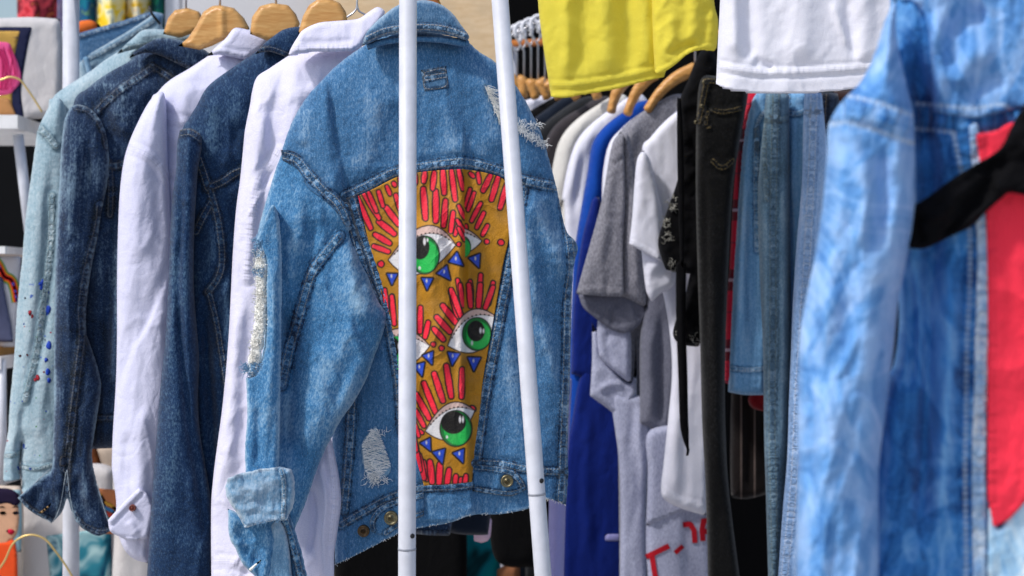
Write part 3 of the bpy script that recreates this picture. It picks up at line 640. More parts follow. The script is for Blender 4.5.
sl = Cloth([(180,130,1),(190,128),(200,134),(202,145),(198,170),(196,200),(194,240),(194,290),(197,330),(199,360),(198,400),(200,432),(206,470),(212,505),(214,540),(215,640,1),(144,640,1),(147,576),(150,530),(153,480),(157,430),(160,390),(165,340),(168,290),(170,240),(172,200),(176,170),(177,145)], D-.035, T=.03, Tb=.025, R=22, rot=.05,
    folds=[('r', [(184,150),(181,220),(178,290),(184,380),(192,450),(204,520)], 4, -.009), ('r', [(178,160),(174,240),(172,320),(168,400)], 7, .005), ('r', [(192,150),(189,220),(187,300),(192,360)], 6, .007), ('r', [(176,380),(172,450),(170,540)], 14, .005), ('r', [(196,430),(200,480),(206,540)], 5, -.006)],
    seams=[([(180,133),(190,132),(201,139)], .9)], wr=[(.004, 20, 70, .05, 57), (.0016, 11, 24, .2, 58)])
sl.build('sleeve', DEN_DARK2, t, 2.4)
# ---------------------------------------------------------------- first white shirt
D = 2.27
t = thing('white_shirt', W(150, 600, D), 'white shirt with a brown-buttoned loose cuff, between two dark denim jackets', 'shirt', G)
body = Cloth([(208,56,1),(190,68),(170,80),(158,92),(150,108),(150,200),(150,400),(150,620,1),(300,620,1),(300,200),(290,80),(270,48),(250,54),(230,52)], D, T=.03, Tb=.03, R=40,
    folds=[('r', [(165,95),(168,140),(165,180)], 8, -.006), ('r', [(185,80),(180,120),(176,150)], 10, .006)], seams=[([(166,118),(176,121),(186,122)], .8), ([(166,172),(176,171),(184,171)], .8)], wr=[(.005, 26, 40, .3, 61), (.002, 10, 16, .3, 62)])
body.build('body', SHIRT, t, 3)
col = Cloth([(207,56,1),(216,47),(226,38),(233,29),(240,28),(255,32),(270,37),(266,45),(256,54),(247,60,1),(236,58),(220,55)], D-.03, T=.010, Tb=.02, R=6, seams=[([(209,54),(222,53),(236,56),(247,57)], .8)])
col.build('collar', SHIRT, t, 2.4)
sl = Cloth([(155,94,1),(163,92),(166,104),(167,130),(168,160),(170,200),(172,250),(172,300),(170,400),(165,470),(156,530),(150,548),(148,563,1),(136,560),(126,552),(120,540),(116,522),(116,500),(112,470),(112,455),(113,430),(116,380),(117,330),(117,280),(118,230),(120,190),(124,160),(130,140),(139,120),(147,105)], D-.032, T=.028, Tb=.025, R=22,
    folds=[('s', [(162,290),(150,320),(136,345),(126,370),(119,395),(116,415)], 1.5, -.005, 26), ('r', [(144,130),(136,200),(134,270)], 12, .004), ('r', [(156,150),(158,220),(154,280)], 7, -.005), ('r', [(128,430),(127,460),(130,490)], 7, -.005), ('r', [(146,400),(140,450),(142,520)], 8, .005), ('r', [(140,520),(138,540),(140,560)], 4, -.004)],
    seams=[([(129,148),(143,153),(157,163),(167,178)], 1)], wr=[(.0036, 22, 95, .12, 63), (.0014, 11, 30, .2, 66)])
sl.build('sleeve', SHIRT, t, 2.3)
cf = Cloth([(108,520,1),(116,511),(126,500),(139,488,1),(147,494),(153,510),(148,538,1),(140,540),(130,541),(118,536),(110,531)], D-.07, T=.004, Tb=.01, R=3, seams=[([(111,521),(126,505),(139,492)], .6), ([(122,541),(140,542)], .6)], folds=[('r', [(128,520),(138,535)], 4, .003)])
cf.build('cuff', SHIRT, t, 1.9)
button(cf, 132.5, 508, 3.4, plain('brown_shirt_button', S(120,62,52), .35, .5), t)
# ---------------------------------------------------------------- indigo jacket
D = 2.36
t = thing('denim_jacket', W(90, 560, D), 'dark indigo denim jacket with unbuttoned pointed cuff, overlapping the pale mint jacket', 'jacket', G)
body = Cloth([(128,62,1),(105,75),(88,88),(74,102),(72,150),(75,300),(84,400),(90,449,1),(113,448),(135,446,1),(200,440,1),(220,200),(212,80),(200,58,1),(170,48),(145,50)], D, T=.04, Tb=.03, R=40, edge=.12,
    folds=[('r', [(95,95),(106,120),(112,145)], 7, -.006), ('r', [(120,80),(124,100),(112,120)], 9, .007), ('r', [(150,90),(132,110),(118,140)], 8, .006), ('r', [(108,200),(112,260),(106,330),(104,400)], 7, -.010), ('r', [(118,210),(117,300),(114,400)], 7, .005), ('r', [(90,80),(110,86),(130,84)], 5, .004)],
    seams=[([(152,68),(140,76),(125,86),(110,98),(97,111)], 1), ([(152,66),(168,76),(182,88)], .8), ([(108,166),(120,165),(135,160)], 1), ([(107,160),(100,175),(92,190)], 1), ([(96,418),(115,418),(140,417)], .7), ([(110,170),(111,190),(110,215)], .8)],
    wr=[(.006, 20, 34, .4, 71), (.003, 10, 18, .2, 74)])
body.build('body', DEN_DARK, t, 2.4)
col = Cloth([(129,58,1),(137,50),(150,42),(160,38),(180,40),(205,50),(215,62),(200,70,1),(186,68),(172,61),(158,55),(145,53)], D-.04, T=.012, Tb=.02, R=9, edge=.2, seams=[([(139,54),(152,57),(166,62),(188,68)], .9)], wr=[(.002, 12, 14, 0, 77)])
col.build('collar', DEN_DARK, t, 2.2)
sl = Cloth([(64,122,1),(68,112),(75,105),(85,106),(96,114),(104,128),(108,146),(109,172),(104,200),(101,215),(97,240),(91,270),(87,300),(86,330),(92,350),(99,372),(101,386),(99,405),(95,430),(92,455),(96,480),(104,505),(112,529,1),(107,533),(98,536),(88,532),(78,524),(71,510),(67,498),(62,512),(52,523,1),(40,517),(28,509),(18,498,1),(30,487),(44,476),(52,468),(53,440),(54,400),(54,340),(55,290),(56,240),(59,190),(61,150)], D-.04, T=.026, Tb=.025, R=20, edge=.5, rot=-.05, hems=[[(112,529),(107,533),(98,536),(88,532),(78,524),(71,510),(67,498)],[(52,523),(40,517),(28,509),(18,498)],[(18,498),(30,487),(44,476)]],
    folds=[('r', [(80,115),(72,180),(67,260),(64,340)], 8, .005), ('r', [(92,125),(84,190),(78,270)], 5, -.005), ('s', [(102,150),(98,220),(86,300)], 3, -.004, 20), ('r', [(60,360),(62,420),(60,470)], 6, .004),
           ('r', [(67,440),(67,470),(67,498)], 3, -.008), ('r', [(52,480),(58,500),(54,518)], 4, .007), ('r', [(76,470),(80,500),(90,525)], 5, -.007), ('r', [(88,440),(84,470),(92,510)], 5, .007), ('r', [(42,486),(36,500),(30,504)], 4, -.004)],
    seams=[([(76,107),(88,110),(98,120),(104,132),(107,146)], .8), ([(100,205),(98,225),(90,255),(84,285),(81,310),(82,335),(78,370),(72,420),(69,445),(66,470)], 1), ([(20,499),(32,510),(52,520)], .6), ([(74,512),(82,524),(100,532),(110,530)], .6), ([(68,470),(67,495)], .6)],
    wr=[(.0045, 16, 60, .0, 81), (.0024, 10, 20, .2, 84)])
sl.build('sleeve', DEN_DARK, t, 2.1, rough=.4)
b = Cloth([(38,513,1),(44,509),(51,503),(50,506),(45,511),(40,514)], D-.072, T=.003, Tb=.004, R=2.5); b.build('buttonhole', plain('tan_thread', S(150,120,80), .9), t, 1.5)
for L_ in ([(50,469),(34,484),(18,498)], [(18,498),(30,509),(52,523)], [(53,522),(60,506),(66,472)], [(67,470),(71,502),(78,522),(98,534),(111,530)], [(111,529),(103,505),(97,484)]):
    m = MB(); m.tube(W(*spline(L_).T, D-.05) if False else np.array([W(x_, y_, D-.064) for x_, y_ in spline(L_)]), .0006, 6); m.build('cuff_edge', EDGE, t)
lp = Cloth([(60,456,1),(68,456,1),(67,466,1),(59,466,1)], D, on=sl, off=.002, seams=[([(60,456),(68,456),(67,466),(59,466),(60,456)], .4)]); lp.build('sleeve_tab', DEN_NAVY, t, 2)
# ---------------------------------------------------------------- mint jacket
D = 2.45
t = thing('denim_jacket', W(45, 560, D), 'pale mint denim jacket with blue and red paint splatters, first on the near rail', 'jacket', G)
body = Cloth([(118,52,1),(105,60),(92,70),(78,79),(64,88),(53,98),(48,120),(50,300),(54,480,1),(86,480,1),(88,400),(120,300),(190,200),(200,60),(195,44),(150,40)], D, T=.035, Tb=.03, R=40, edge=.1,
    folds=[('r', [(100,68),(75,92),(60,125)], 10, .005), ('r', [(70,98),(58,120),(54,150)], 6, -.004)], wr=[(.003, 24, 40, .5, 91)])
body.build('body', DEN_MINT, t, 2.6)
col = Cloth([(117,54,1),(124,46),(133,38),(141,31),(150,29),(170,30),(188,32),(196,40,1),(180,46),(160,44),(146,47),(132,50)], D-.035, T=.012, Tb=.02, R=9, edge=.1, seams=[([(122,49),(140,46),(160,42)], .7)], wr=[(.0015, 12, 14, 0, 5)])
col.build('collar', DEN_MINT, t, 2.4)
sl = Cloth([(37,132,1),(40,124),(46,112),(52,102),(58,98),(64,104),(70,130),(74,200),(72,300),(70,400),(68,480,1),(46,489),(24,493),(22,480),(20,470),(22,440),(20,460),(20,479,1),(12,481),(3,482,1),(4,456),(8,432),(10,400),(14,360),(17,310),(22,260),(26,215),(32,170)], D-.035, T=.024, Tb=.022, R=20, edge=.15, hems=[[(68,480),(46,489),(24,493)],[(20,479),(12,481),(3,482)]],
    folds=[('r', [(44,140),(36,220),(30,300),(22,400)], 8, .004), ('r', [(52,150),(50,230),(44,320),(30,400)], 6, -.004), ('r', [(25,400),(22,430),(20,455)], 4, -.006), ('r', [(48,330),(40,400),(38,460)], 7, .004)],
    seams=[([(37,126),(46,134),(56,146)], .9), ([(52,195),(50,250),(44,300),(38,345),(30,380),(25,400)], .8), ([(20,466),(35,469),(52,465)], .5), ([(4,456),(14,455),(20,452)], .5)],
    wr=[(.0032, 16, 80, .05, 93), (.001, 9, 26, .1, 94)])
sl.build('sleeve', DEN_MINT, t, 2.2, rough=.3)

for nm_, col_, pts_ in (('blue_paint', S(14,60,170), ((43,286,4.6),(47,291,3),(40,284,2),(46,300,3),(48,309,3.4),(43,313,2),(49,346,3.6),(46,360,2.6),(48,372,2.6),(49,380,2.4))), ('red_paint', S(150,20,40), ((30,313,2.2),(32,316,1.6),(38,378,2.6),(35,380,1.6),(20,356,1.4),(27,355,1.2),(44,372,1.2))), ('green_paint', S(40,110,70), ((38,336,1.3),(37,344,1.1),(33,366,1.2))), ('dark_paint', S(20,30,60), ((25,298,1.2),(40,330,1.),(45,340,.9)))):
    mt_ = plain(nm_, col_, .6, .3)
    for x_, y_, r_ in pts_:
        P_ = [(x_+math.cos(a_)*r_*random.uniform(.55, 1.15), y_+math.sin(a_)*r_*random.uniform(.7, 1.6)) for a_ in np.linspace(0, 6.28, 9)[:-1]]
        Cloth(P_, D, on=sl, off=.0008).build('paint_splash', mt_, t, 1.6)

# ---------------------------------------------------------------- wooden hangers of the near rail
GH = 'wooden hangers on the near rail'; HZ = 1.712
hanger('wooden hanger showing above the painted denim jacket', [(404,12,1),(410,-3,1),(418,-8,1),(430,-8,1),(438,-3,1),(446,16,1),(425,22,1)], 2.0, 424, -8, HW2, HZ, GH)
hanger('wooden hanger holding the white shirt beside the painted jacket', [(298,34,1),(303,16,1),(309,5,1),(318,-1,1),(330,-1,1),(340,3,1),(346,12,1),(348,24,1),(342,36,1),(320,42,1)], 2.12, 324, -1, HW, HZ, GH)
hanger('wooden hanger holding the deep blue denim jacket', [(250,34,1),(252,17,1),(260,6,1),(272,3,1),(288,5,1),(296,14,1),(300,24,1),(294,36,1),(270,42,1)], 2.20, 276, 3, HW, HZ, GH)
hanger('largest wooden hanger, inside the white shirt with the brown button', [(178,46,1),(188,38,1),(196,26,1),(203,12,1),(212,6,1),(220,5,1),(234,8,1),(244,18,1),(250,29,1),(238,34,1),(228,38,1),(212,46,1),(200,50,1),(190,48,1)], 2.29, 220, 5, HW, HZ, GH, .012, [('r', [(222,0),(222,26),(224,50)], 2.5, .004)])
hanger('partly hidden wooden hanger at the left end of the near rail', [(163,34,1),(168,18,1),(175,10,1),(188,8,1),(200,12,1),(204,24,1),(196,32,1),(180,38,1)], 2.38, 186, 8, HW, HZ, GH)

# ---------------------------------------------------------------- the white rack
r = thing('clothes_rack', (0, 2.1, 0), 'white tubular clothes rack with upright and slanted posts carrying the jackets', 'clothes rack')
def post(name, x0, y0, x1, y1, D, rad, joint=None):
    A = W(x0, y0, D); B = W(x1, y1, D); d = B-A; up = A-d*((1.74-A[2])/(-d[2])) if False else A+d*((1.74-A[2])/d[2]); dn = A+d*((0.02-A[2])/d[2])
    m = MB(); m.tube([up, dn], rad, 20)
    o = m.build(name, POST, r)
    if joint:
        j = A+d*((joint-y0)/(y1-y0)); u = d/np.linalg.norm(d); m = MB(); m.tube([j-u*.0012, j+u*.0012], rad*1.035, 20); m.build('joint_ring', plain('grey_joint', S(150,154,166), .5), o)
        m = MB(); j2 = A+d*((joint-14-y0)/(y1-y0)); m.tube([j2+np.array([rad*.6, -rad*.7, 0]), j2+np.array([rad*.68, -rad*.84, 0])], .0026, 12); m.build('screw_hole', plain('dark_screw', S(30,30,34), .5), o)
    return o
post('post', 408, 0, 407, 576, 1.8, .0093, 549); post('post', 500, 0, 543, 576, 1.8, .0090, 494)
post('post', 71, 0, 71, 576, 2.62, .0125)
tp = W(71, 0, 2.62); m = MB(); m.tube([(tp[0], 2.62, 1.715), (-.245, 2.25, 1.715), (-.05, 1.8, 1.74), (-.04, 1.8, 1.74)], .0125, 14); m.build('rail', POST, r)
m = MB(); m.tube([(-.12, 1.8, 1.74), (-.01, 1.8, 1.74)], .0105, 14); m.build('cross_bar', POST, r)
# ================================================================ the rack of T-shirts behind
GT = 'T-shirts and tops on the middle rail'
def strip(name, label, cat, mat, D, left, right=None, T=.010, R=7, folds=(), seams=(), wr=None, group=GT, parts=None, step=3.4, edge=0, bottom=640, hem=0, **k):
    """a garment seen edge-on in a packed rail: left = its visible contour from neck to hem; its body runs on to the right"""
    L = list(left); x1 = max(p[0] for p in L); y0 = L[0][1]
    R_ = right or [(x1+40, bottom, 1), (x1+60, 300), (x1+40, y0+60), (x1+14, y0+6)]
    c = Cloth(L+R_, D, T=T, Tb=T*.7, R=R, folds=folds, seams=seams, wr=wr if wr is not None else [(.0035, 18, 110, .04, int(x1)), (.0013, 9, 30, .1, int(x1)+5)], edge=edge, hem=hem, **k)
    t = thing(name, W(x1, bottom, D), label, cat, group)
    c.build('body', mat, t, step)
    for nm, m2, dd, pts, *ex in (parts or []):
        e = ex[0] if ex else {}
        Cloth(pts, D-dd, **{**dict(T=.010, Tb=.012, R=7, wr=[(.003, 12, 60, .1, int(x1)+9), (.0012, 8, 20, .2, int(x1)+3)]), **e}).build(nm, m2, t, 2.8)
    return t, c
strip('t_shirt', 'white T-shirt at the far left end of the middle rail, beside the ripped shoulder', 't-shirt', TEE_W, 3.20, [(546,95),(530,99),(516,104),(508,116),(500,140),(498,640,1)])
strip('t_shirt', 'black T-shirt, leftmost of the dark shirts', 't-shirt', BLK, 3.14, [(556,97),(540,105),(526,114),(518,124),(508,150),(505,640,1)])
strip('t_shirt', 'navy T-shirt between black and charcoal shirts', 't-shirt', NAVYJ, 3.09, [(566,97),(548,108),(532,120),(525,130),(518,160),(515,640,1)])
strip('t_shirt', 'charcoal T-shirt, third of the dark shirts from the left', 't-shirt', CHAR, 3.04, [(584,97),(564,108),(545,123),(535,137),(528,170),(525,640,1)])
strip('t_shirt', 'brown-grey T-shirt beside the cream one', 't-shirt', BRG, 2.99, [(600,97),(580,108),(562,119),(550,132),(543,150),(540,180),(538,640,1)])
strip('t_shirt', 'cream T-shirt with a rounded shoulder, next to the brown-grey one', 't-shirt', CREAM, 2.94, [(616,95),(596,106),(576,120),(562,136),(555,155),(551,185),(556,215),(561,240),(560,640,1)], folds=[('r', [(590,112),(568,150),(560,200)], 5, .006)])
strip('t_shirt', 'off-white T-shirt left of the royal blue one', 't-shirt', TEE_W, 2.89, [(634,95),(615,106),(596,120),(580,136),(571,155),(564,185),(561,215),(565,235),(566,640,1)], folds=[('r', [(600,122),(578,160),(570,200)], 5, .006), ('r', [(586,130),(580,170),(572,220)], 3, -.005)])
strip('t_shirt', 'royal blue T-shirt with a small white tag near the hem', 't-shirt', BLUEJ, 2.84, [(642,101),(630,108),(616,117),(602,129),(592,145),(587,175),(580,215),(574,255),(572,300),(570,340),(568,390),(566,450),(562,520),(560,640,1)],
    folds=[('r', [(625,115),(602,145),(594,200),(586,260)], 6, .008), ('r', [(590,330),(580,420),(578,520)], 8, .008), ('r', [(605,400),(600,480),(602,560)], 8, -.007)],
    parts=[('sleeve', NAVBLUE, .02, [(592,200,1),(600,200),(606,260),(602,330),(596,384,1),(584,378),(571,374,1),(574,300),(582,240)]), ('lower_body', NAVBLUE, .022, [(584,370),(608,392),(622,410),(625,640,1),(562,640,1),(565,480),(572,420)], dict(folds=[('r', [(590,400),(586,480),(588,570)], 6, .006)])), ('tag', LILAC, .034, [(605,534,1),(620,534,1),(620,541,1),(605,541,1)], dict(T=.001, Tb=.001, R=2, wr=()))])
strip('t_shirt', 'pale T-shirt squeezed between the royal blue and heather grey shirts', 't-shirt', TEE_W, 2.80, [(652,108),(636,116),(622,128),(610,142),(604,165),(602,200),(604,300),(626,520,1)])
strip('t_shirt', 'heather grey T-shirt with a wide drooping sleeve', 't-shirt', HGREY, 2.75, [(676,94),(660,101),(645,110),(630,121),(618,134),(611,150),(608,200),(610,300),(612,360),(615,400),(618,440),(620,640,1)],
    right=[(654,640,1), (665,420), (700,300), (700,120), (690,98)],
    folds=[('r', [(640,118),(626,150),(620,200)], 7, .007), ('r', [(628,400),(640,480),(634,580)], 6, .009), ('r', [(620,430),(640,470),(648,520)], 5, -.008)],
    parts=[('sleeve', HGREY, .062, [(620,132,1),(612,146),(608,165),(603,195),(594,230),(585,262),(576,294,1),(600,296),(624,297,1),(623,250),(625,200),(624,150),(624,134,1)], dict(T=.010, R=12, hems=[[(576,294),(600,296),(624,297)],[(624,297),(623,250),(625,200),(624,134)]], seams=[([(578,288),(600,290),(623,291)], .5), ([(613,160),(620,153),(624,152)], .6)], folds=[('r', [(612,160),(604,220),(596,280)], 5, .004)])),
           ('sleeve_side', HGREY, .056, [(622,134,1),(628,134),(632,150),(637,180),(642,220),(646,270),(647,308,1),(634,302),(622,296,1),(621,240),(622,180)], dict(T=.010, R=9, folds=[('r', [(632,180),(634,240),(638,296)], 4, .005)])),
           ('sleeve_opening', HGREY2, .045, [(578,293,1),(624,292),(647,302,1),(645,316),(639,325),(626,333),(610,329),(594,317),(583,307)], dict(T=.009, R=5, hems=[[(645,316),(639,325),(626,333),(610,329),(594,317),(583,307)]], seams=[([(584,304),(596,314),(612,324),(626,327),(640,319)], .5)], folds=[('r', [(620,300),(612,312),(613,328)], 2, -.005), ('r', [(628,298),(632,312),(636,322)], 3, .005)])),
           ('sleeve', HLAV, .040, [(598,316,1),(612,318),(630,330),(631,384,1),(620,376),(608,366),(599,356,1),(597,336)], dict(T=.009, R=6, folds=[('r', [(612,325),(606,345),(616,368)], 3, -.004)])),
           ('sleeve_opening', HLAV, .028, [(592,322,1),(600,340),(602,356),(612,368),(632,382),(636,332,1),(637,396,1),(630,406),(618,417,1),(604,406),(590,396,1),(592,360)], dict(T=.009, R=6, seams=[([(593,391),(606,400),(618,410),(634,392)], .5)], folds=[('r', [(596,392),(612,384),(626,386)], 3, .006)])),
           ('lower_body', HLAV, .03, [(612,400),(628,396),(646,400),(652,440),(646,500),(648,640,1),(619,640,1),(620,480)], dict(folds=[('r', [(640,400),(640,450),(648,500)], 4, .007)]))])
strip('t_shirt', 'grey T-shirt hanging just behind the white one, its sleeve hem low', 't-shirt', HGREY2, 2.70, [(690,98),(676,110),(664,130),(656,160),(652,240),(646,300),(640,340),(640,400),(640,423,1),(655,430),(668,434,1)], right=[(672,420,1), (690,300), (720,120), (704,96)],
    folds=[('r', [(652,320),(650,370),(652,425)], 5, .008), ('r', [(660,310),(662,360),(660,430)], 4, -.007)])
strip('t_shirt', 'pale grey T-shirt with red lettering at the bottom of the middle rail', 't-shirt', HLAV, 2.70, [(660,430),(652,440),(648,480),(646,540),(648,580),(650,640,1)], right=[(712,640,1),(712,500),(710,450)], T=.012, R=10, wr=(), folds=[('s', [(683,440),(683,500),(683,640)], 2, .006, 30)])
t, wt = strip('t_shirt', 'white T-shirt with a loose sleeve, in front of the grey ones', 't-shirt', TEE_W, 2.64, [(690,104),(676,112),(662,124),(650,138),(642,150),(646,200),(656,260),(668,320),(672,370),(668,420),(664,460),(661,489),(665,500),(680,508),(706,516,1)], right=[(708,460), (712,300), (716,150), (704,106)],
    seams=[([(660,487),(670,495),(685,502),(706,506)], .6)], folds=[('r', [(680,400),(676,450),(674,500)], 6, .006)],
    parts=[('sleeve', TEE_W, .03, [(643,150,1),(637,160),(634,190),(632,220),(629,244,1),(640,250),(652,257),(664,263,1),(662,220),(656,185),(650,160)], dict(T=.012, hems=[[(629,244),(640,250),(652,257),(664,263)]], seams=[([(630,241),(645,249),(663,260)], .4)])),
           ('sleeve', TEE_W, .018, [(650,160,1),(660,200),(668,240),(676,262),(674,285),(660,294),(652,302,1),(646,290),(642,256),(640,245,1)], dict(T=.010, folds=[('s', [(664,262),(652,275),(648,298)], 1.5, .006, 14)]))])
strip('t_shirt', 'pale cotton top whose hem hangs below the grey shirt', 't-shirt', HLAV, 2.69, [(650,430),(648,470),(647,500),(646,526,1),(660,522),(676,516),(700,508,1)], right=[(706,470),(700,430)], T=.012, bottom=527, seams=[([(647,522),(660,518),(676,512),(700,504)], .4)])
# red lettering on the pale grey T-shirt
RED = plain('red_print', S(170,26,40), .8, .1)
lt = bpy.data.objects[[o.name for o in bpy.data.objects if o.get('label', '').startswith('pale grey T-shirt with red')][0]]
def glyph(strokes, w, label=None):
    V = []; m = MB()
    for L in strokes:
        L = resample(np.array(L, float), 2., False); d = np.gradient(L, axis=0); d /= np.linalg.norm(d, axis=1)[:, None]; nn = np.stack([-d[:, 1], d[:, 0]], -1)
        a = L+nn*w; b = L-nn*w
        for off, flip in ((.0025, 0),):
            P3 = np.vstack([LB.atn(a, off), LB.atn(b, off), LB.atn(a, -.0005), LB.atn(b, -.0005)]); n = len(L); F_ = []
            for i in range(n-1): F_ += [[i, i+1, n+i+1, n+i], [2*n+i, 3*n+i, 3*n+i+1, 2*n+i+1], [i, 2*n+i, 2*n+i+1, i+1], [n+i, n+i+1, 3*n+i+1, 3*n+i]]
            m.add(P3, F_)
    return m.build('letter', RED, lt, False)
LB = Cloth([(660,430),(652,440),(648,480),(646,540),(648,580),(650,640,1),(712,640,1),(712,500),(710,450)], 2.70, T=.012, Tb=.012*.7, R=10, folds=[('s', [(683,440),(683,500),(683,640)], 2, .006, 30)])
glyph([[(646,557),(669,546)], [(652,556),(654,570),(656,580)]], 2.6); glyph([[(675,553),(683,546)]], 2.2); glyph([[(683,525),(690,524),(694,530),(695,543)]], 2.6); glyph([[(704,519),(702,530),(703,541)], [(704,521),(709,520)], [(703,532),(709,531)]], 2.6)

# ---------------------------------------------------------------- hangers, hooks and rail of the middle rack
rk = thing('clothes_rail', (.2, 3.1, 0), 'wooden-brown clothes rail at the back holding the T-shirts', 'clothes rail')
A = W(504, 44, 3.3); m = MB(); m.tube([(A[0], 3.3, A[2]), (.55, 3.1, A[2]), (1.2, 2.9, A[2])], .007, 12); m.build('rail', HW2, rk)
m = MB(); m.tube([(1.15, 2.92, A[2]), (1.15, 2.92, 0)], .014, 12); m.build('post', POST, rk); m = MB(); m.tube([(A[0]+.012, 3.32, A[2]), (A[0]+.012, 3.32, 0)], .014, 12); m.build('post', POST, rk)
names = ['at the far left end', 'second from the left', 'third from the left', 'fourth from the left', 'fifth from the left', 'sixth from the left', 'seventh from the left', 'eighth from the left', 'third from the right', 'second from the right', 'at the right end, nearest the black jeans']
hs = [(506,72,3.25,512,100),(512,73,3.21,522,102),(519,72,3.17,532,103),(526,74,3.13,544,104),(533,74,3.09,556,104),(540,76,3.05,568,104),(560,80,2.97,586,104),(590,80,2.92,606,104),(622,74,2.86,624,112),(650,68,2.80,640,114),(690,64,2.74,660,110)]
for i, (x, y, D, bx, by) in enumerate(hs):
    N_ = np.array([x+6, y+5.]); E_ = np.array([bx-8-(5 if i > 7 else 0), by-5.+(6 if i > 7 else 0)]); Mx = np.array([N_[0]*.45+E_[0]*.55-3, N_[1]*.8+E_[1]*.2])
    q = np.linspace(0, 1, 9)[:, None]; cu = (1-q)**2*N_+2*q*(1-q)*Mx+q*q*E_; dd = np.gradient(cu, axis=0); dd /= np.linalg.norm(dd, axis=1)[:, None]; nn = np.stack([-dd[:, 1], dd[:, 0]], -1); wv = np.interp(np.linspace(0, 1, 9), [0, .3, 1], [6.5, 6.5, 4])[:, None]
    if E_[0] > N_[0]-8: nn = nn
    pts = [tuple(p) for p in (cu+nn*wv)]+[tuple(p) for p in (cu-nn*wv)[::-1]]
    if inside(np.array([[0., 0.]]), np.array(pts))[0]: pass
    t = hanger('wooden shirt hanger '+names[i], pts, D, x+5, y+2, HW3, A[2]+.004, 'wooden hangers on the middle rail', .008)
    # white plastic sleeve over the hook
    m = MB(); c0 = np.array([W(x+5, y, D)[0], D, A[2]])
    k = random.uniform(-.012, .012)
    m.tube([c0+np.array([math.cos(a)*.016+k, -.01, math.sin(a)*.016+.004]) for a in np.linspace(-.6, 3.9, 14)], .0034, 8); m.build('hook_cover', plain('white_plastic_hook', S(226,228,238), .4) if i == 0 else bpy.data.materials['white_plastic_hook'], t)

m = MB(); m.tube([W(x_, y_, 2.16) for x_, y_ in spline([(357,-46),(357,-20),(357,4),(355,11),(347,17),(336,22)], False, 5)], .0012, 8); m.tube([W(x_, y_, 2.16) for x_, y_ in spline([(357,4),(359,11),(366,15),(372,20)], False, 5)], .0012, 8); o = m.build('wire_hanger', WIRE); tag(o, 'thin steel wire hanger between the white collar and the denim collar', 'hanger')
# ---------------------------------------------------------------- lace top, jeans, plaid
GJ = 'trousers and tops on the right of the middle rail'
t, lc = strip('lace_top', 'black lace top with long dangling ribbon, left of the black jeans', 'top', BLKF, 2.58, [(704,48),(696,60),(688,80),(680,100),(678,130),(680,165),(676,185),(668,208),(660,232),(658,245),(662,260),(666,270,1),(690,274,1),(684,300),(676,320),(673,335),(680,344),(698,347,1)], right=[(716,300),(722,120),(716,56)], T=.02, group=GJ,
    seams=[([(677,100),(684,140),(692,160)], 1)], wr=[(.006, 14, 22, .3, 5), (.003, 6, 9, .2, 6)])
m = MB()
Lr = spline([(681,262),(681,320),(683,380),(684,420),(686,440),(688,450),(687,456)], False, 6); wd = np.interp(np.arange(len(Lr)), [0, len(Lr)*.55, len(Lr)*.75, len(Lr)], [5.2, 4.2, 1.6, 1.2])
rb = Cloth(np.vstack([np.stack([Lr[:, 0]-wd, Lr[:, 1]], -1), np.stack([Lr[:, 0]+wd, Lr[:, 1]], -1)[::-1]]), 2.545, T=.002, Tb=.002, R=3, folds=[('r', [(681,270),(682,340),(684,420)], 2.5, .003)]); rb.build('ribbon', BLKF, t, 1.8)
st = Cloth([(677,98,1),(681,98,1),(684,160),(684,260),(680,262,1),(678,200),(677,140)], 2.53, T=.002, Tb=.002, R=2); st.build('strap', BLKF, t, 2)
GREYP = plain('pale_backing_mesh', S(170,168,160), .8, .2)
for cx, cy, s_, n in ((672,204,10,24),(665,222,9,20),(668,238,8,16),(672,266,10,14),(678,332,8,12),(694,340,7,12)):
    th = []
    for i in range(n):
        a = random.uniform(0, 6.3); th.append(tuft(cx+random.uniform(-s_/2.5, s_/2.5), cy+random.uniform(-s_*.6, s_*.6), a, 5, 1.2, 4))
    threads(lc, th, GREYP, t, 'lace_gap', .0005, .001)
t, bj = strip('jeans', 'black jeans with tan stitched fly, folded over the rail', 'jeans', DEN_BLACK, 2.52, [(716,76),(704,76),(699,86),(697,110),(696,140),(696,200),(698,280),(700,340),(702,420),(706,500),(709,640,1)], right=[(748,640,1),(730,500),(726,440),(725,380),(727,300),(732,200),(740,140),(748,94),(745,80,1)], T=.024, group=GJ,
    seams=[([(704,80),(720,82),(748,88)], .8), ([(706,84),(702,104),(698,122)], .9), ([(714,110),(724,112),(742,108)], .8), ([(712,160),(722,168),(734,160)], .8), ([(708,110),(706,126),(711,127)], .5)], folds=[('r', [(712,200),(712,320),(718,500)], 7, .008), ('r', [(704,150),(706,250),(708,380)], 4, -.006)], edge=.1)
m = MB()
for x, y in ((702,106),(704,82),(696,122)): m.disc(bj.at(x, y, .001), [(.003, .002), (.003, -.001), (.001, -.0015)], 12)
m.build('rivet', BRONZE, t)
strip('plaid_shirt', 'red plaid shirt showing as a narrow strip between black jeans and blue denim', 'shirt', PLAID, 2.56, [(754,88),(748,94),(744,120),(738,150),(733,200),(730,260),(727,300),(725,350),(724,384,1)], right=[(748,384,1),(750,300),(766,100)], T=.015, bottom=384, group=GJ)
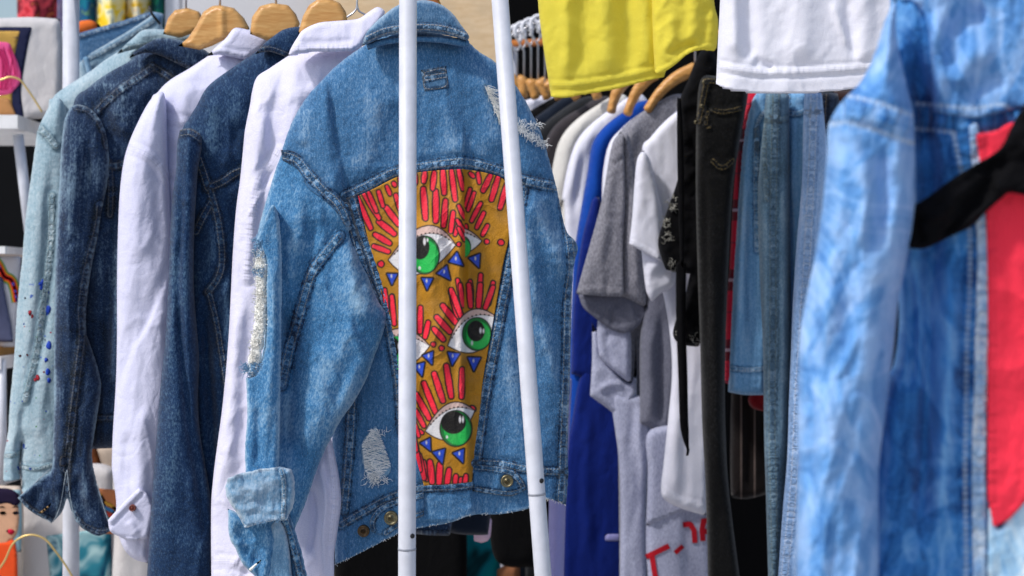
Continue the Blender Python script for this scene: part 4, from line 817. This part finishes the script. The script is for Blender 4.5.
strip('denim_shirt', 'light blue denim shirt with a hemmed cuff hanging beside the plaid', 'shirt', DEN_MID, 2.55, [(768,92),(755,93),(749,110),(742,150),(738,200),(734,260),(731,320),(729,370),(728,392,1),(745,395),(766,395,1)], right=[(772,300),(776,150)], T=.02, bottom=395, group=GJ,
    seams=[([(730,368),(748,370),(768,368)], .7), ([(757,130),(756,180),(757,250)], .8), ([(765,110),(757,125),(757,150)], .6)], folds=[('r', [(745,160),(742,260),(740,350)], 5, .007), ('r', [(752,200),(750,280),(752,360)], 4, -.005)], edge=.15)
strip('jeans', 'grey-green jeans with dark washed seam, just right of the light denim shirt', 'jeans', DEN_TEAL, 2.50, [(772,92),(766,94),(764,120),(760,160),(758,200),(760,280),(763,350),(764,430),(766,500),(770,640,1)], right=[(776,640,1),(784,500),(790,400),(791,300),(790,200),(789,94,1)], T=.022, group=GJ,
    seams=[([(767,118),(778,120),(788,118)], .8), ([(776,95),(774,160),(773,240),(773,320),(772,420),(774,520),(776,600)], 1.2), ([(764,122),(766,200)], .6)], folds=[('r', [(767,150),(767,300),(768,480)], 4, .006), ('r', [(782,150),(783,300),(780,480)], 4, .005)])
strip('jeans', 'mid blue jeans with belt loops, behind the pale pair', 'jeans', DEN_MID, 2.53, [(795,92),(788,94),(787,120),(787,180),(790,260),(792,640,1)], right=[(812,640,1),(812,200),(808,92,1)], T=.02, group=GJ, seams=[([(787,112),(796,114),(804,111)], .8), ([(789,94),(788,112)], .5)])
strip('jeans', 'pale blue jeans with a broad side seam, nearest the acid-washed jacket', 'jeans', DEN_LAV, 2.44, [(812,92),(805,94),(803,130),(802,180),(797,240),(793,300),(791,350),(789,400),(787,460),(782,520),(774,640,1)], right=[(815,640,1),(830,400),(830,200),(822,93,1)], T=.022, group=GJ,
    seams=[([(814,94),(812,160),(808,240),(803,320),(798,400),(794,480),(786,560),(778,630)], 1.2), ([(805,112),(813,113),(821,111)], .6)], folds=[('r', [(806,130),(803,230),(797,330)], 3, .004), ('r', [(800,420),(800,500),(794,600)], 5, .006)])
strip('jeans', 'dark navy jeans with rusty stitching, right of the pale jeans', 'jeans', DEN_NAVY, 2.49, [(825,92),(819,95),(817,130),(815,180),(812,250),(808,300),(806,640,1)], right=[(850,640,1),(850,200),(838,93,1)], T=.02, group=GJ, seams=[([(824,94),(820,160),(816,230),(812,300)], 1)])
strip('trousers', 'dark brown trousers, last before the acid-washed jacket', 'trousers', cotton('brown_cloth', S(58,38,36), S(30,18,18)), 2.53, [(840,90),(834,92),(832,150),(830,640,1)], right=[(870,640,1),(880,200),(870,90,1)], T=.02, group=GJ)
strip('striped_skirt', 'dark skirt with brown vertical stripes, below the denim cuff', 'skirt', STRIPE, 2.66, [(760,360),(735,365),(731,400),(730,460),(731,498,1),(748,499),(768,494,1)], right=[(780,430),(778,360)], T=.015, bottom=498, group=GJ, folds=[('r', [(742,380),(742,440),(742,495)], 3, .006), ('r', [(756,380),(756,440),(756,495)], 3, .006)])
strip('red_cloth', 'scrap of red cloth peeking out under the denim cuff', 'cloth', cotton('dark_red_cloth', S(120,14,24), S(70,6,14)), 2.63, [(756,390),(748,398),(752,408),(766,412,1)], right=[(774,400),(770,388)], T=.01, bottom=412, group=GJ)

# ---------------------------------------------------------------- yellow and white T-shirts hung above
D = 2.30
t = thing('t_shirt', W(600, 98, D), 'bright yellow T-shirt hanging over the middle rail', 't-shirt', 'T-shirts hung high in front')
c = Cloth([(530,-160,1),(536,-60),(538,0),(541,30),(546,65),(551,97,1),(565,98),(580,95),(600,92),(620,88),(642,82),(664,77,1),(690,0),(720,-60),(730,-160,1)], D, T=.025, Tb=.025, R=30, hems=[[(551,97),(565,98),(580,95),(600,92),(620,88),(642,82),(664,77)]], seams=[([(548,85),(580,84),(620,77),(660,68)], .7)],
    folds=[('r', [(565,-20),(567,30),(566,85)], 7, .007), ('r', [(582,-10),(584,40),(582,80)], 9, -.005), ('r', [(606,-20),(606,40),(610,80)], 10, .008), ('r', [(626,-20),(628,40),(630,78)], 9, -.008), ('r', [(642,-20),(646,30),(648,70)], 7, .006)], wr=[(.0025, 24, 60, 0, 111), (.0008, 9, 12, .3, 112)])
c.build('body', YEL, t, 2.4)
c2 = Cloth([(650,-160,1),(651,-60),(652,0),(653,40),(655,74,1),(664,72),(676,64),(688,54),(700,50),(714,51,1),(717,45),(718,20),(714,0),(712,-60),(720,-160,1)], D-.03, T=.018, Tb=.02, R=16, hems=[[(655,74),(664,72),(676,64),(688,54),(700,50),(714,51)]], seams=[([(655,71),(666,68),(678,60),(690,51),(702,47),(716,47)], .5)],
    folds=[('r', [(670,10),(672,40),(664,62)], 6, .006), ('r', [(662,56),(680,48),(700,42)], 4, -.006), ('r', [(692,-10),(694,20),(690,46)], 6, .005), ('r', [(705,0),(706,25),(702,46)], 5, -.004)], wr=[(.0028, 16, 24, .4, 113), (.0014, 8, 10, .3, 114)])
c2.build('sleeve', YEL, t, 2.4)
D = 2.05
t = thing('t_shirt', W(790, 93, D), 'large white T-shirt with a deep hem, hanging above the jeans', 't-shirt', 'T-shirts hung high in front')
c = Cloth([(722,-160,1),(721,-60),(720,0),(718,40),(716,84,1),(726,88),(740,91),(765,93),(790,93),(820,92),(860,88),(920,80,1),(930,-60),(930,-160,1)], D, T=.025, Tb=.03, R=24, hems=[[(716,84),(726,88),(740,91),(765,93),(790,93),(820,92),(860,88),(920,80)]], seams=[([(716,66),(735,69),(760,72),(790,72),(830,70),(880,66),(922,60)], .8)],
    folds=[('r', [(745,-20),(748,20),(750,66)], 9, -.009), ('r', [(735,-20),(734,20),(736,60)], 8, .006), ('r', [(752,60),(775,69)], 5, -.006), ('r', [(800,-20),(802,20),(800,66)], 16, .006), ('r', [(846,-10),(850,30),(856,66)], 5, -.005), ('r', [(832,0),(842,30),(850,50)], 4, .004), ('r', [(866,-20),(866,30),(864,70)], 10, .006)], wr=[(.003, 40, 60, .1, 115), (.0007, 10, 14, .6, 116)])
c.build('body', TEE_WHITE, t, 2.4)

# ---------------------------------------------------------------- the acid-washed jacket in front
D = 1.22
t = thing('denim_jacket', W(920, 640, D), 'light acid-washed denim jacket with red panel and black bow', 'jacket')
body = Cloth([(896,-60,1),(893,0),(892,60),(895,130),(897,200),(900,250),(902,290),(902,330),(897,365),(884,400),(868,500),(864,640,1),(1180,640,1),(1180,-60,1)], D, T=.03, Tb=.04, R=22,
    folds=[('r', [(905,20),(918,80),(926,140),(930,220),(934,330)], 13, -.022), ('r', [(934,10),(940,60),(938,110)], 8, .008), ('r', [(950,90),(970,60),(1000,50)], 12, .008), ('r', [(945,40),(965,20),(990,10)], 10, -.007), ('r', [(960,100),(985,85),(1010,80)], 8, -.005),
           ('r', [(908,260),(914,330),(910,400)], 5, -.012), ('r', [(925,250),(928,350),(924,450),(918,560)], 8, -.014), ('r', [(946,240),(950,330),(946,430),(940,560)], 9, .010), ('r', [(962,240),(966,340),(962,460)], 6, -.006)],
    seams=[([(914,116),(940,118),(970,121),(1000,117),(1030,104)], 2.), ([(968,135),(976,175),(983,220),(984,280),(981,340),(980,400),(979,470),(980,560),(980,620)], 2.2)], wr=[(.006, 34, 80, .1, 121), (.0015, 14, 24, .2, 122)])
body.build('body', DEN_ACID2, t, 3)
sh = Cloth([(893,-60,1),(897,-5),(912,0),(925,15),(930,40),(933,80),(932,112,1),(960,116),(1000,113),(1180,60,1),(1180,-60,1)], D, on=body, off=.004, wr=(), seams=[([(914,116),(940,118),(970,121),(1000,117)], 2)])
sh.build('yoke', DEN_ACID, t, 3)
bd = Cloth([(969,126,1),(978,126),(984,170),(990,220),(991,280),(989,340),(987,400),(986,470),(987,640,1),(974,640,1),(972,470),(974,400),(975,340),(977,280),(976,220)], D, on=body, off=.004, seams=[([(973,130),(979,170),(983,220),(984,280),(982,340),(980,400),(979,470),(980,620)], 1.6)])
bd.build('seam_band', DEN_ACID3, t, 2.6)
lo = Cloth([(989,440,1),(996,526),(1015,505),(1060,440),(1180,440,1),(1180,640,1),(987,640,1)], D, on=body, off=.003); lo.build('lower_panel', DEN_TINT, t, 4)
red = Cloth([(976,134,1),(996,131),(1030,120),(1180,120,1),(1180,300,1),(1060,450),(1030,495),(1010,518),(994,527,1),(989,500),(988,470),(988,300),(987,240),(984,190)], D, on=body, off=.006, seams=[([(979,136),(986,190),(990,240),(991,300),(991,470),(993,520)], 1)])
red.build('red_panel', REDF, t, 3, label='bright red cloth panel')
sl = Cloth([(900,-60,1),(897,-10),(892,5),(886,20),(879,44),(869,68),(858,85),(846,97),(835,111),(829,128),(828,160),(824,205),(816,258),(807,300),(801,340),(799,420),(799,500),(797,640,1),(876,640,1),(879,560),(879,470),(886,410),(893,355),(898,305),(906,262),(913,225),(916,190),(915,150),(913,112),(906,82),(899,50),(896,20)], D-.05, T=.04, Tb=.04, R=30, rot=-.1,
    folds=[('r', [(862,150),(864,210),(852,260)], 9, .006), ('r', [(880,140),(884,200),(872,260)], 7, -.006), ('r', [(838,140),(840,200),(834,250)], 8, .004), ('r', [(850,250),(840,330),(826,400)], 14, -.005), ('r', [(870,240),(868,320),(862,400)], 14, .004), ('r', [(818,280),(812,380),(812,520)], 6, -.008), ('r', [(838,380),(836,460),(846,560)], 12, .005), ('r', [(860,330),(842,370),(826,380)], 4, .004), ('r', [(893,80),(898,130),(900,190)], 8, .005)],
    seams=[([(828,112),(845,109),(865,113),(890,121),(914,130)], 2.)], wr=[(.006, 30, 80, .1, 124), (.0015, 13, 24, .3, 125)])
sl.build('sleeve', DEN_ACID, t, 2.8)
bow = Cloth([(1180,90,1),(1060,95),(1034,98),(1020,112),(1010,130),(1002,146),(990,156),(972,166),(950,180),(930,195),(912,206),(896,212,1),(898,232),(900,247,1),(922,249),(938,243),(952,236),(972,226),(986,212),(1002,198),(1014,193),(1060,205),(1180,230,1)], D-.047, T=.006, Tb=.004, R=4,
    folds=[('r', [(1010,150),(980,190),(950,212)], 8, -.008), ('r', [(920,225),(940,215),(970,190),(1000,165)], 6, .006), ('r', [(940,240),(965,215),(990,195)], 4, -.006), ('s', [(996,150),(992,180),(1000,198)], 3, -.008, 24), ('r', [(1015,120),(1030,150),(1060,165)], 9, .008), ('r', [(920,212),(918,230),(926,244)], 4, -.006)], wr=[(.004, 18, 14, -.6, 131)])
bow.build('bow', BLKF, t, 2.6, label='black cloth bow tied across the back')

# ================================================================ things in the background
def flat(name, label, cat, mat, D, pts, T=.01, R=6, group=None, step=4, **k):
    c = Cloth(pts, D, T=T, Tb=T, R=R, **k); o = c.build(name, mat, None, step); tag(o, label, cat, group); return o, c
# back walls
def wallbox(name, mat, x0, x1, y0, y1, D, th=.03, **k):
    a = W(x0, y1, D); b = W(x1, y0, D); m = MB(); m.box((a[0], D, max(0, a[2])), (b[0], D+th, b[2])); o = m.build(name, mat, None, False); return tag(o, **k)
PLY = wood('plywood_sheet', S(232,206,170), S(214,182,140)); WHB = plain('white_board', S(214,214,218), .7, .2, var=.04, scale=3); 
wallbox('plywood_board', PLY, 318, 503, -200, 900, 3.75, label='pale plywood board standing behind the painted jacket', cat='board')
wallbox('display_board', WHB, 158, 320, -200, 900, 3.85, label='white display panel behind the wooden hangers', cat='board')
wallbox('black_curtain', plain('black_curtain_cloth', S(8,8,10), .95, .1, scale=8), 300, 1400, -300, 1200, 4.3, label='black curtain closing off the back of the stall', cat='curtain')
wallbox('dark_partition', plain('dark_partition_cloth', S(16,17,20), .95, .1, scale=8), -200, 330, 110, 1200, 4.2, label='dark partition low behind the white shelf', cat='partition')
wallbox('white_post', POST, 165, 179, -80, 620, 3.5, .04, label='blurred white square post behind the left hangers', cat='post')
# hanging colourful fabrics, top left
def dye(name, cols, sc, vert=1.):
    t = NT(name); tc = t.n('ShaderNodeTexCoord').outputs['Object']; n = t.noise(t.map(tc, (1, 1, vert)), sc, 2, .5, 1.)
    t.t.nodes
    st = [(.3+.4*i/(len(cols)-1), S(*c)) for i, c in enumerate(cols)]
    return t.fin(t.ramp(n, st), .9, .1)
hs_ = [('red_scarf', 'red and pink patterned scarf hanging top left', [(18,-40,1),(17,10),(20,30,1),(40,32),(57,30,1),(58,-40,1)], dye('red_pink_print', [(170,20,40),(220,80,90),(90,20,40),(230,120,70)], 26), 3.55),
       ('lilac_scarf', 'pale lilac scarf hanging beside the left post', [(57,-40,1),(56,30,1),(80,32,1),(82,-40,1)], dye('lilac_print', [(190,190,220),(150,150,210),(60,60,150)], 20), 3.6),
       ('tie_dye_shirt', 'blue and teal tie-dyed cloth hanging at the back', [(78,-40,1),(78,60,1),(98,60,1),(99,-40,1)], dye('teal_tie_dye', [(10,40,80),(20,110,130),(30,70,120),(120,170,60)], 22), 3.5),
       ('tie_dye_shirt', 'yellow and white tie-dyed cloth between blue ones', [(96,-40,1),(96,40,1),(125,42,1),(126,-40,1)], dye('yellow_tie_dye', [(230,180,20),(240,210,60),(230,230,200),(40,90,60)], 24), 3.48),
       ('tie_dye_shirt', 'yellow cloth with white spots, near the hangers', [(123,-40,1),(124,40,1),(150,40,1),(151,-40,1)], dye('amber_tie_dye', [(20,110,130),(235,190,30),(225,225,210),(230,170,20)], 24), 3.5),
       ('tie_dye_shirt', 'dark green and blue cloth beside the white post', [(150,-40,1),(150,50,1),(166,50,1),(167,-40,1)], dye('green_tie_dye', [(20,60,40),(30,110,90),(20,30,80)], 24), 3.52)]
for nm, lb, pts, mt, D in hs_:
    flat(nm, lb, 'scarf' if 'scarf' in nm else 'cloth', mt, D, pts, T=.02, R=12, group='colourful cloths hanging at the back', folds=[('r', [(np.mean([p[0] for p in pts]), -40), (np.mean([p[0] for p in pts]), 50)], 5, .02)])
# folded jeans on a hanger behind the mint jacket
t = thing('jeans', W(110, 300, 2.75), 'faded blue jeans hanging waistband-up behind the mint jacket', 'jeans')
bk = Cloth([(76,34,1),(100,27),(125,20),(150,12),(164,14,1),(160,40),(150,80),(80,110,1)], 2.80, T=.012, Tb=.01, R=6, edge=.2, seams=[([(78,37),(100,30),(125,23),(148,15)], .6)]); bk.build('back', denim('worn_blue_denim', S(30,60,96), S(60,100,140), S(150,175,195), .5, .4, .8, .2), t, 2.6)
fr = Cloth([(78,64,1),(90,54),(110,42),(130,30),(145,20),(153,14,1),(160,22),(166,34,1),(160,90),(160,300),(82,300,1),(79,100)], 2.74, T=.016, Tb=.012, R=7, edge=.3, seams=[([(86,60),(110,48),(130,36),(154,21)], .6), ([(84,60),(92,84)], .5)], wr=[(.003, 12, 14, .4, 141)]); fr.build('front', denim('worn_grey_denim', S(40,70,100), S(96,128,152), S(175,192,202), .5, .4, .9, .2), t, 2.6)
lp = Cloth([(83,58,1),(88,55,1),(95,82,1),(89,85,1)], 2.715, T=.003, Tb=.004, R=3); lp.build('belt_loop', DEN_PALE, t, 2)
m = MB(); m.tube([W(149, 6, 2.73), W(152, 14, 2.73), W(160, 24, 2.73)], .0022, 8); m.build('hanger_clip', plain('black_plastic', S(14,14,16), .5), t)
o, _ = flat('orange_cloth', 'thin orange cloth peeking over the jeans waistband', 'cloth', plain('orange_cloth', S(220,110,50), .9, .1), 2.9, [(76,22,1),(90,20),(102,26,1),(90,32),(76,33,1)], .006, 4)
# shelf unit
SHELFW = plain('white_shelf_paint', S(236,236,238), .5)
sf = thing('shelf_unit', W(5, 900, 2.9), 'white metal shelf unit with tapered legs at the left edge', 'shelf')
def board(y, h, D0=2.78, D1=3.12, x0=-80, x1=38, mat=SHELFW, nm='shelf'):
    a = W(x0, y+h, 2.9); b = W(x1, y, 2.9); m = MB(); m.box((a[0], D0, a[2]), (b[0], D1, b[2])); return m.build(nm, mat, sf, False)
board(122, 13); board(354, 12, x1=22); board(346, 8, x1=14, mat=plain('ochre_edge', S(170,120,50), .7), nm='tray'); board(248, 7, x1=26, nm='shelf'); board(476, 6, x1=12, nm='shelf')
for a, b in (((18,135,2.82),(32,250,2.82)), ((32,250,2.82),(40,640,2.82))):
    m = MB(); m.tube([W(*a), W(*b)], .009 if a[1] < 200 else .008, 14); m.build('leg', POST, sf)
m = MB(); m.tube([W(-60,130,3.1), W(-60,900,3.1)], .009, 12); m.build('leg', POST, sf)
m = MB(); m.tube([W(2,360,2.79), W(3,480,2.79)], .007, 12); m.build('strut', POST, sf)
# tote bag with a picture, on the shelf
CAN = cotton('natural_canvas', S(206,203,204), S(184,180,182), 0, .0014)
def canvas_art(fn): return fn
t = thing('tote_bag', W(20, 121, 2.88), 'white tote bag with a picture of pink hair in a navy frame', 'tote bag')
tb = Cloth([(-60,18,1),(0,18),(30,17),(60,19,1),(63,50),(62,90),(58,108),(50,118,1),(0,121),(-60,121,1)], 2.86, T=.015, Tb=.03, R=8, wr=[(.003, 30, 40, .2, 151)], hem=0); tb.build('bag', CAN, t, 3.4)
def pcol(r, g, b): return plain('print_%d_%d_%d' % (r, g, b), S(r, g, b), .85, .1, var=.1, scale=40)
def printed(parent, on, nm, pts, col, off): Cloth(pts, on.D, on=on, off=off).build(nm, pcol(*col), parent, 3)
printed(t, tb, 'printed_frame', [(-50,27,1),(32,27,1),(27,50),(21,90),(24,118,1),(-50,118,1)], (34,38,66), .0012)
printed(t, tb, 'printed_ground', [(-50,31,1),(20,31,1),(14,60),(12,100),(15,116,1),(-50,116,1)], (188,150,78), .002)
printed(t, tb, 'printed_hair', [(-50,44,1),(4,42),(12,50),(19,66),(21,80),(14,90),(4,95),(-50,100,1)], (232,92,150), .0028)
printed(t, tb, 'printed_shoulder', [(-50,97,1),(4,98),(12,105),(16,116,1),(-50,118,1)], (178,130,84), .0034)
th = []
for i in range(16):
    x = random.uniform(-6, 12); th.append([(x, 46+random.uniform(0, 6)), (x+4, 60), (x+random.uniform(2, 8), 74), (x+random.uniform(-2, 5), 90)])
threads(tb, th, pcol(214,60,122), t, 'printed_strands', .0009, .0035)
GOLD = plain('gold_wire', S(214,186,120), .35, .5, .6)
m = MB(); m.tube([W(*p, 2.79) for p in spline([(-20,84),(0,80),(10,77),(20,80),(28,90),(36,102),(42,112)], False, 5)], .0017, 8); o = m.build('wire_hanger', GOLD); tag(o, 'thin gold wire hanger curving over the pink-haired tote bag', 'hanger')
m = MB(); m.tube([W(*p, 2.58) for p in spline([(-10,580),(4,562),(12,545),(22,537),(34,535),(46,540),(56,552),(66,566),(80,590)], False, 5)], .0016, 8); o = m.build('wire_hanger', GOLD); tag(o, 'thin gold wire hanger in front of the woman portrait bag', 'hanger')
# art card on the second shelf
t = thing('art_print', W(10, 346, 2.84), 'framed art print with rainbow ribbons and a grey figure, on the second shelf', 'picture')
fm = Cloth([(-60,257,1),(21,256,1),(19,300),(15,347,1),(-60,347,1)], 2.84, T=.004, Tb=.006, R=2); fm.build('card', pcol(196,196,204), t, 3.4)
for w_, c_ in ((5.5,(90,170,90)), (4.2,(240,150,40)), (2.6,(225,50,50)), (1.2,(60,90,190))):
    Lr = spline([(-20,250),(-4,262),(4,276),(11,280),(15,290),(17,302)], False, 5); d = np.gradient(Lr, axis=0); d /= np.linalg.norm(d, axis=1)[:, None]; nn = np.stack([-d[:, 1], d[:, 0]], -1)
    Cloth(np.vstack([Lr+nn*w_, (Lr-nn*w_)[::-1]]), 2.84, on=fm, off=.0010+.0006*(6-w_)).build('printed_ribbon', pcol(*c_), t, 2)
printed(t, fm, 'printed_figure', [(-40,290,1),(-2,276),(4,290),(8,310),(12,330),(13,342,1),(-40,342,1)], (84,90,120), .005)
# portrait bag, lower left
t = thing('tote_bag', W(10, 600, 2.74), 'bag with a painted portrait of a dark-haired woman in orange, bottom left', 'tote bag')
pb = Cloth([(-60,484,1),(22,486,1),(24,520),(22,640,1),(-60,640,1)], 2.74, T=.015, Tb=.015, R=8); pb.build('bag', pcol(206,190,176), t, 3.4)
printed(t, pb, 'printed_background', [(-50,488,1),(21,490,1),(22,520),(21,552,1),(-50,552,1)], (150,184,196), .001)
printed(t, pb, 'printed_face', [(-18,498),(0,500),(12,500),(18,506),(19,520),(17,533),(11,541),(2,545),(-14,540)], (206,160,130), .002)
printed(t, pb, 'printed_hair', [(-40,492,1),(2,488),(16,492),(21,500),(16,506),(6,503),(-8,508),(-16,520),(-40,530,1)], (34,26,50), .0028)
printed(t, pb, 'printed_dress', [(-50,546,1),(2,543),(16,548),(18,640,1),(-50,640,1)], (232,84,40), .0034)
printed(t, pb, 'printed_lips', [(6,531),(10,529),(15,531),(11,535)], (190,30,60), .0036)
for x_ in (3, 16): printed(t, pb, 'printed_eye', [(x_-4,513),(x_,511),(x_+3.4,513),(x_,515)], (40,34,44), .0036)
for x_ in (2, 16): printed(t, pb, 'printed_brow', [(x_-5,508),(x_,506),(x_+4,508),(x_,507.4)], (40,30,40), .0036)
# white bag with blue watercolour print
t = thing('tote_bag', W(70, 620, 2.78), 'white tote bag with a teal watercolour print, below the indigo jacket', 'tote bag')
wb = Cloth([(22,470,1),(60,466),(110,466),(114,500),(113,640,1),(14,640,1),(16,560),(20,510)], 2.80, T=.02, Tb=.02, R=14, wr=[(.004, 30, 40, .2, 153)]); wb.build('bag', CAN, t, 3.2)
def wc(t_): pass
Cloth([(46,536,1),(60,534),(90,530),(111,522,1),(112,570),(112,640,1),(52,640,1),(50,580)], 2.80, on=wb, off=.0012).build('printed_picture', dye('teal_watercolour', [(20,60,90),(50,130,150),(170,205,210),(30,90,120)], 26, .6), t, 3)
flat('tote_bag', 'plain grey-white tote bag between the indigo jacket cuff and the shirt cuff', 'tote bag', CAN, 2.72, [(113,440,1),(150,440),(170,450,1),(172,640,1),(118,640,1),(112,590),(114,540),(113,490)], .02, 12, wr=[(.004, 30, 40, .2, 155)])
o, c_ = flat('brown_bag', 'rust brown leather bag glimpsed under the indigo jacket', 'bag', plain('rust_leather', S(110,60,26), .6, .3, var=.3), 2.86, [(70,430,1),(95,440),(103,460),(112,500),(118,530,1),(85,530,1),(72,480)], .02, 10)
o, c_ = flat('sandal_strap', 'tan folded cloth beside the brown bag', 'cloth', plain('tan_cloth', S(176,160,146), .9, .1), 2.84, [(96,446,1),(120,444,1),(120,500),(116,520,1),(106,480)], .01, 6)
# rainbow edge seen above the cuff
t = thing('art_print', W(106, 530, 2.66), 'small print with rainbow waves, just right of the indigo cuff', 'picture')
fm = Cloth([(94,488,1),(118,490,1),(120,520),(118,534,1),(96,534,1)], 2.66, T=.003, Tb=.004, R=2); fm.build('card', pcol(190,120,80), t, 3)
for k_, c__ in enumerate(((200,150,60),(60,120,170),(190,70,60),(90,170,150))):
    Lr = spline([(94,494+k_*5),(101,495+k_*5),(106,503+k_*5),(112,506+k_*5),(118,512+k_*5)], False, 5)
    Cloth(np.vstack([Lr+np.array([0, -2]), (Lr+np.array([0, 2]))[::-1]]), 2.66, on=fm, off=.001+.0004*k_).build('printed_wave', pcol(*c__), t, 2)
# clothes low behind the painted jacket
flat('black_shirt', 'black shirt hanging low behind the painted jacket, between the two posts', 'shirt', DARKC, 2.9, [(334,430,1),(467,440,1),(467,500),(467,640,1),(334,640,1)], .02, 12)
flat('black_trousers', 'black garment hanging right of the teal cloth', 'trousers', DARKC, 2.86, [(492,420,1),(560,430,1),(556,500),(536,567,1),(505,566),(492,550),(489,500)], .02, 12)
flat('jeans', 'blue denim waistband hanging below the painted jacket hem', 'jeans', DEN_DARK, 2.3, [(398,505,1),(450,503,1),(452,520),(450,536,1),(425,535),(398,531,1)], .01, 6, seams=[([(398,530),(425,533),(450,533)], .6)])
flat('dark_trousers', 'navy garment whose hem shows beside the denim waistband', 'trousers', NAVYJ, 2.4, [(448,500,1),(492,500,1),(490,520),(488,535,1),(468,535),(450,533,1)], .01, 6)
flat('lilac_cloth', 'small pink-white cloth corner under the dark hem', 'cloth', pcol(196,170,190), 2.5, [(473,520,1),(492,518,1),(490,538),(482,543,1),(474,541,1)], .008, 5)
flat('teal_cloth', 'teal and green tie-dyed cloth low between the posts', 'cloth', dye('teal_green_dye', [(10,60,70),(10,130,150),(20,150,160),(60,150,50)], 9), 3.0, [(463,520,1),(492,530),(500,560),(502,640,1),(464,640,1)], .02, 12)
flat('brown_box', 'blurred tan object at the bottom between the posts', 'bag', pcol(150,100,70), 2.95, [(497,570,1),(510,563),(520,566,1),(522,640,1),(498,640,1)], .02, 8)
flat('lilac_shirt', 'lilac shirt strip between the slanted post and the blue T-shirt', 'shirt', LILAC, 2.55, [(552,380,1),(572,378,1),(570,420),(566,500),(562,640,1),(546,640,1),(549,500)], .015, 8, folds=[('r', [(558,400),(557,500),(554,620)], 4, .006)])
# books / boxes glimpsed under the rack
for i, (x, w_, c__) in enumerate(((352,7,(40,50,60)),(361,6,(60,110,130)),(369,6,(120,90,60)),(377,10,(30,60,60)))):
    a = W(x, 640, 2.95); b = W(x+w_, 500, 2.95); m = MB(); m.box((a[0], 2.95, a[2]), (b[0]-.001, 3.1, b[2])); o = m.build('book', pcol(*c__), None, False); tag(o, ['dark slate book at the left of the row under the rack', 'teal book standing in the row under the rack', 'brown book standing in the row under the rack', 'dark green book at the right of the row under the rack'][i], 'book', 'books under the near rack')
wallbox('table', plain('dark_table_wood', S(60,40,28), .6), 330, 640, 640, 662, 2.85, .4, label='dark wooden table under the racks holding the books', cat='table')

# ================================================================ ground, sky, light, camera
def sheet(name, x0, x1, y0, y1, z, mat): 
    me = bpy.data.meshes.new(name); me.from_pydata([(x0, y0, z), (x1, y0, z), (x1, y1, z), (x0, y1, z)], [], [(0, 1, 2, 3)]); me.materials.append(mat); o = bpy.data.objects.new(name, me); C.objects.link(o); o['kind'] = 'structure'; return o
sheet('ground', -300, 300, -300, 300, 0, plain('pale_paving', S(176,172,168), .85, .2, var=.12, scale=2, bump=.002))
wd = bpy.data.worlds.new('World'); bpy.context.scene.world = wd; wd.use_nodes = True; nt = wd.node_tree
sky = nt.nodes.new('ShaderNodeTexSky'); sky.sky_type = 'NISHITA'; sky.sun_disc = False
EL, AZ = math.radians(50), math.radians(-122)     # sun height; compass angle it stands at (0 = ahead, + = right)
sky.sun_elevation = EL; sky.sun_rotation = AZ; sky.air_density = 1.2; sky.dust_density = 2.5; sky.ozone_density = 1
nt.links.new(sky.outputs[0], nt.nodes['Background'].inputs[0]); nt.nodes['Background'].inputs[1].default_value = .13
sd = Vector((math.sin(AZ)*math.cos(EL), math.cos(AZ)*math.cos(EL), math.sin(EL)))
ld = bpy.data.lights.new('sun', 'SUN'); ld.energy = 2.4; ld.angle = math.radians(6); ld.color = (1, .97, .93)
lo_ = bpy.data.objects.new('sun', ld); C.objects.link(lo_); lo_.rotation_euler = sd.to_track_quat('Z', 'Y').to_euler()
cd = bpy.data.cameras.new('camera'); cam = bpy.data.objects.new('camera', cd); C.objects.link(cam)
cam.location = (0, 0, ZC); cam.rotation_euler = (math.pi/2, 0, 0); cd.sensor_width = 36; cd.lens = F/1024*36; cd.clip_end = 2000; cd.clip_start = .05
cd.dof.use_dof = True; cd.dof.focus_distance = 1.95; cd.dof.aperture_fstop = 6.7
sc = bpy.context.scene; sc.camera = cam
sc.view_settings.view_transform = 'Standard'; sc.view_settings.look = 'None'; sc.view_settings.gamma = 1; sc.view_settings.exposure = EXPO
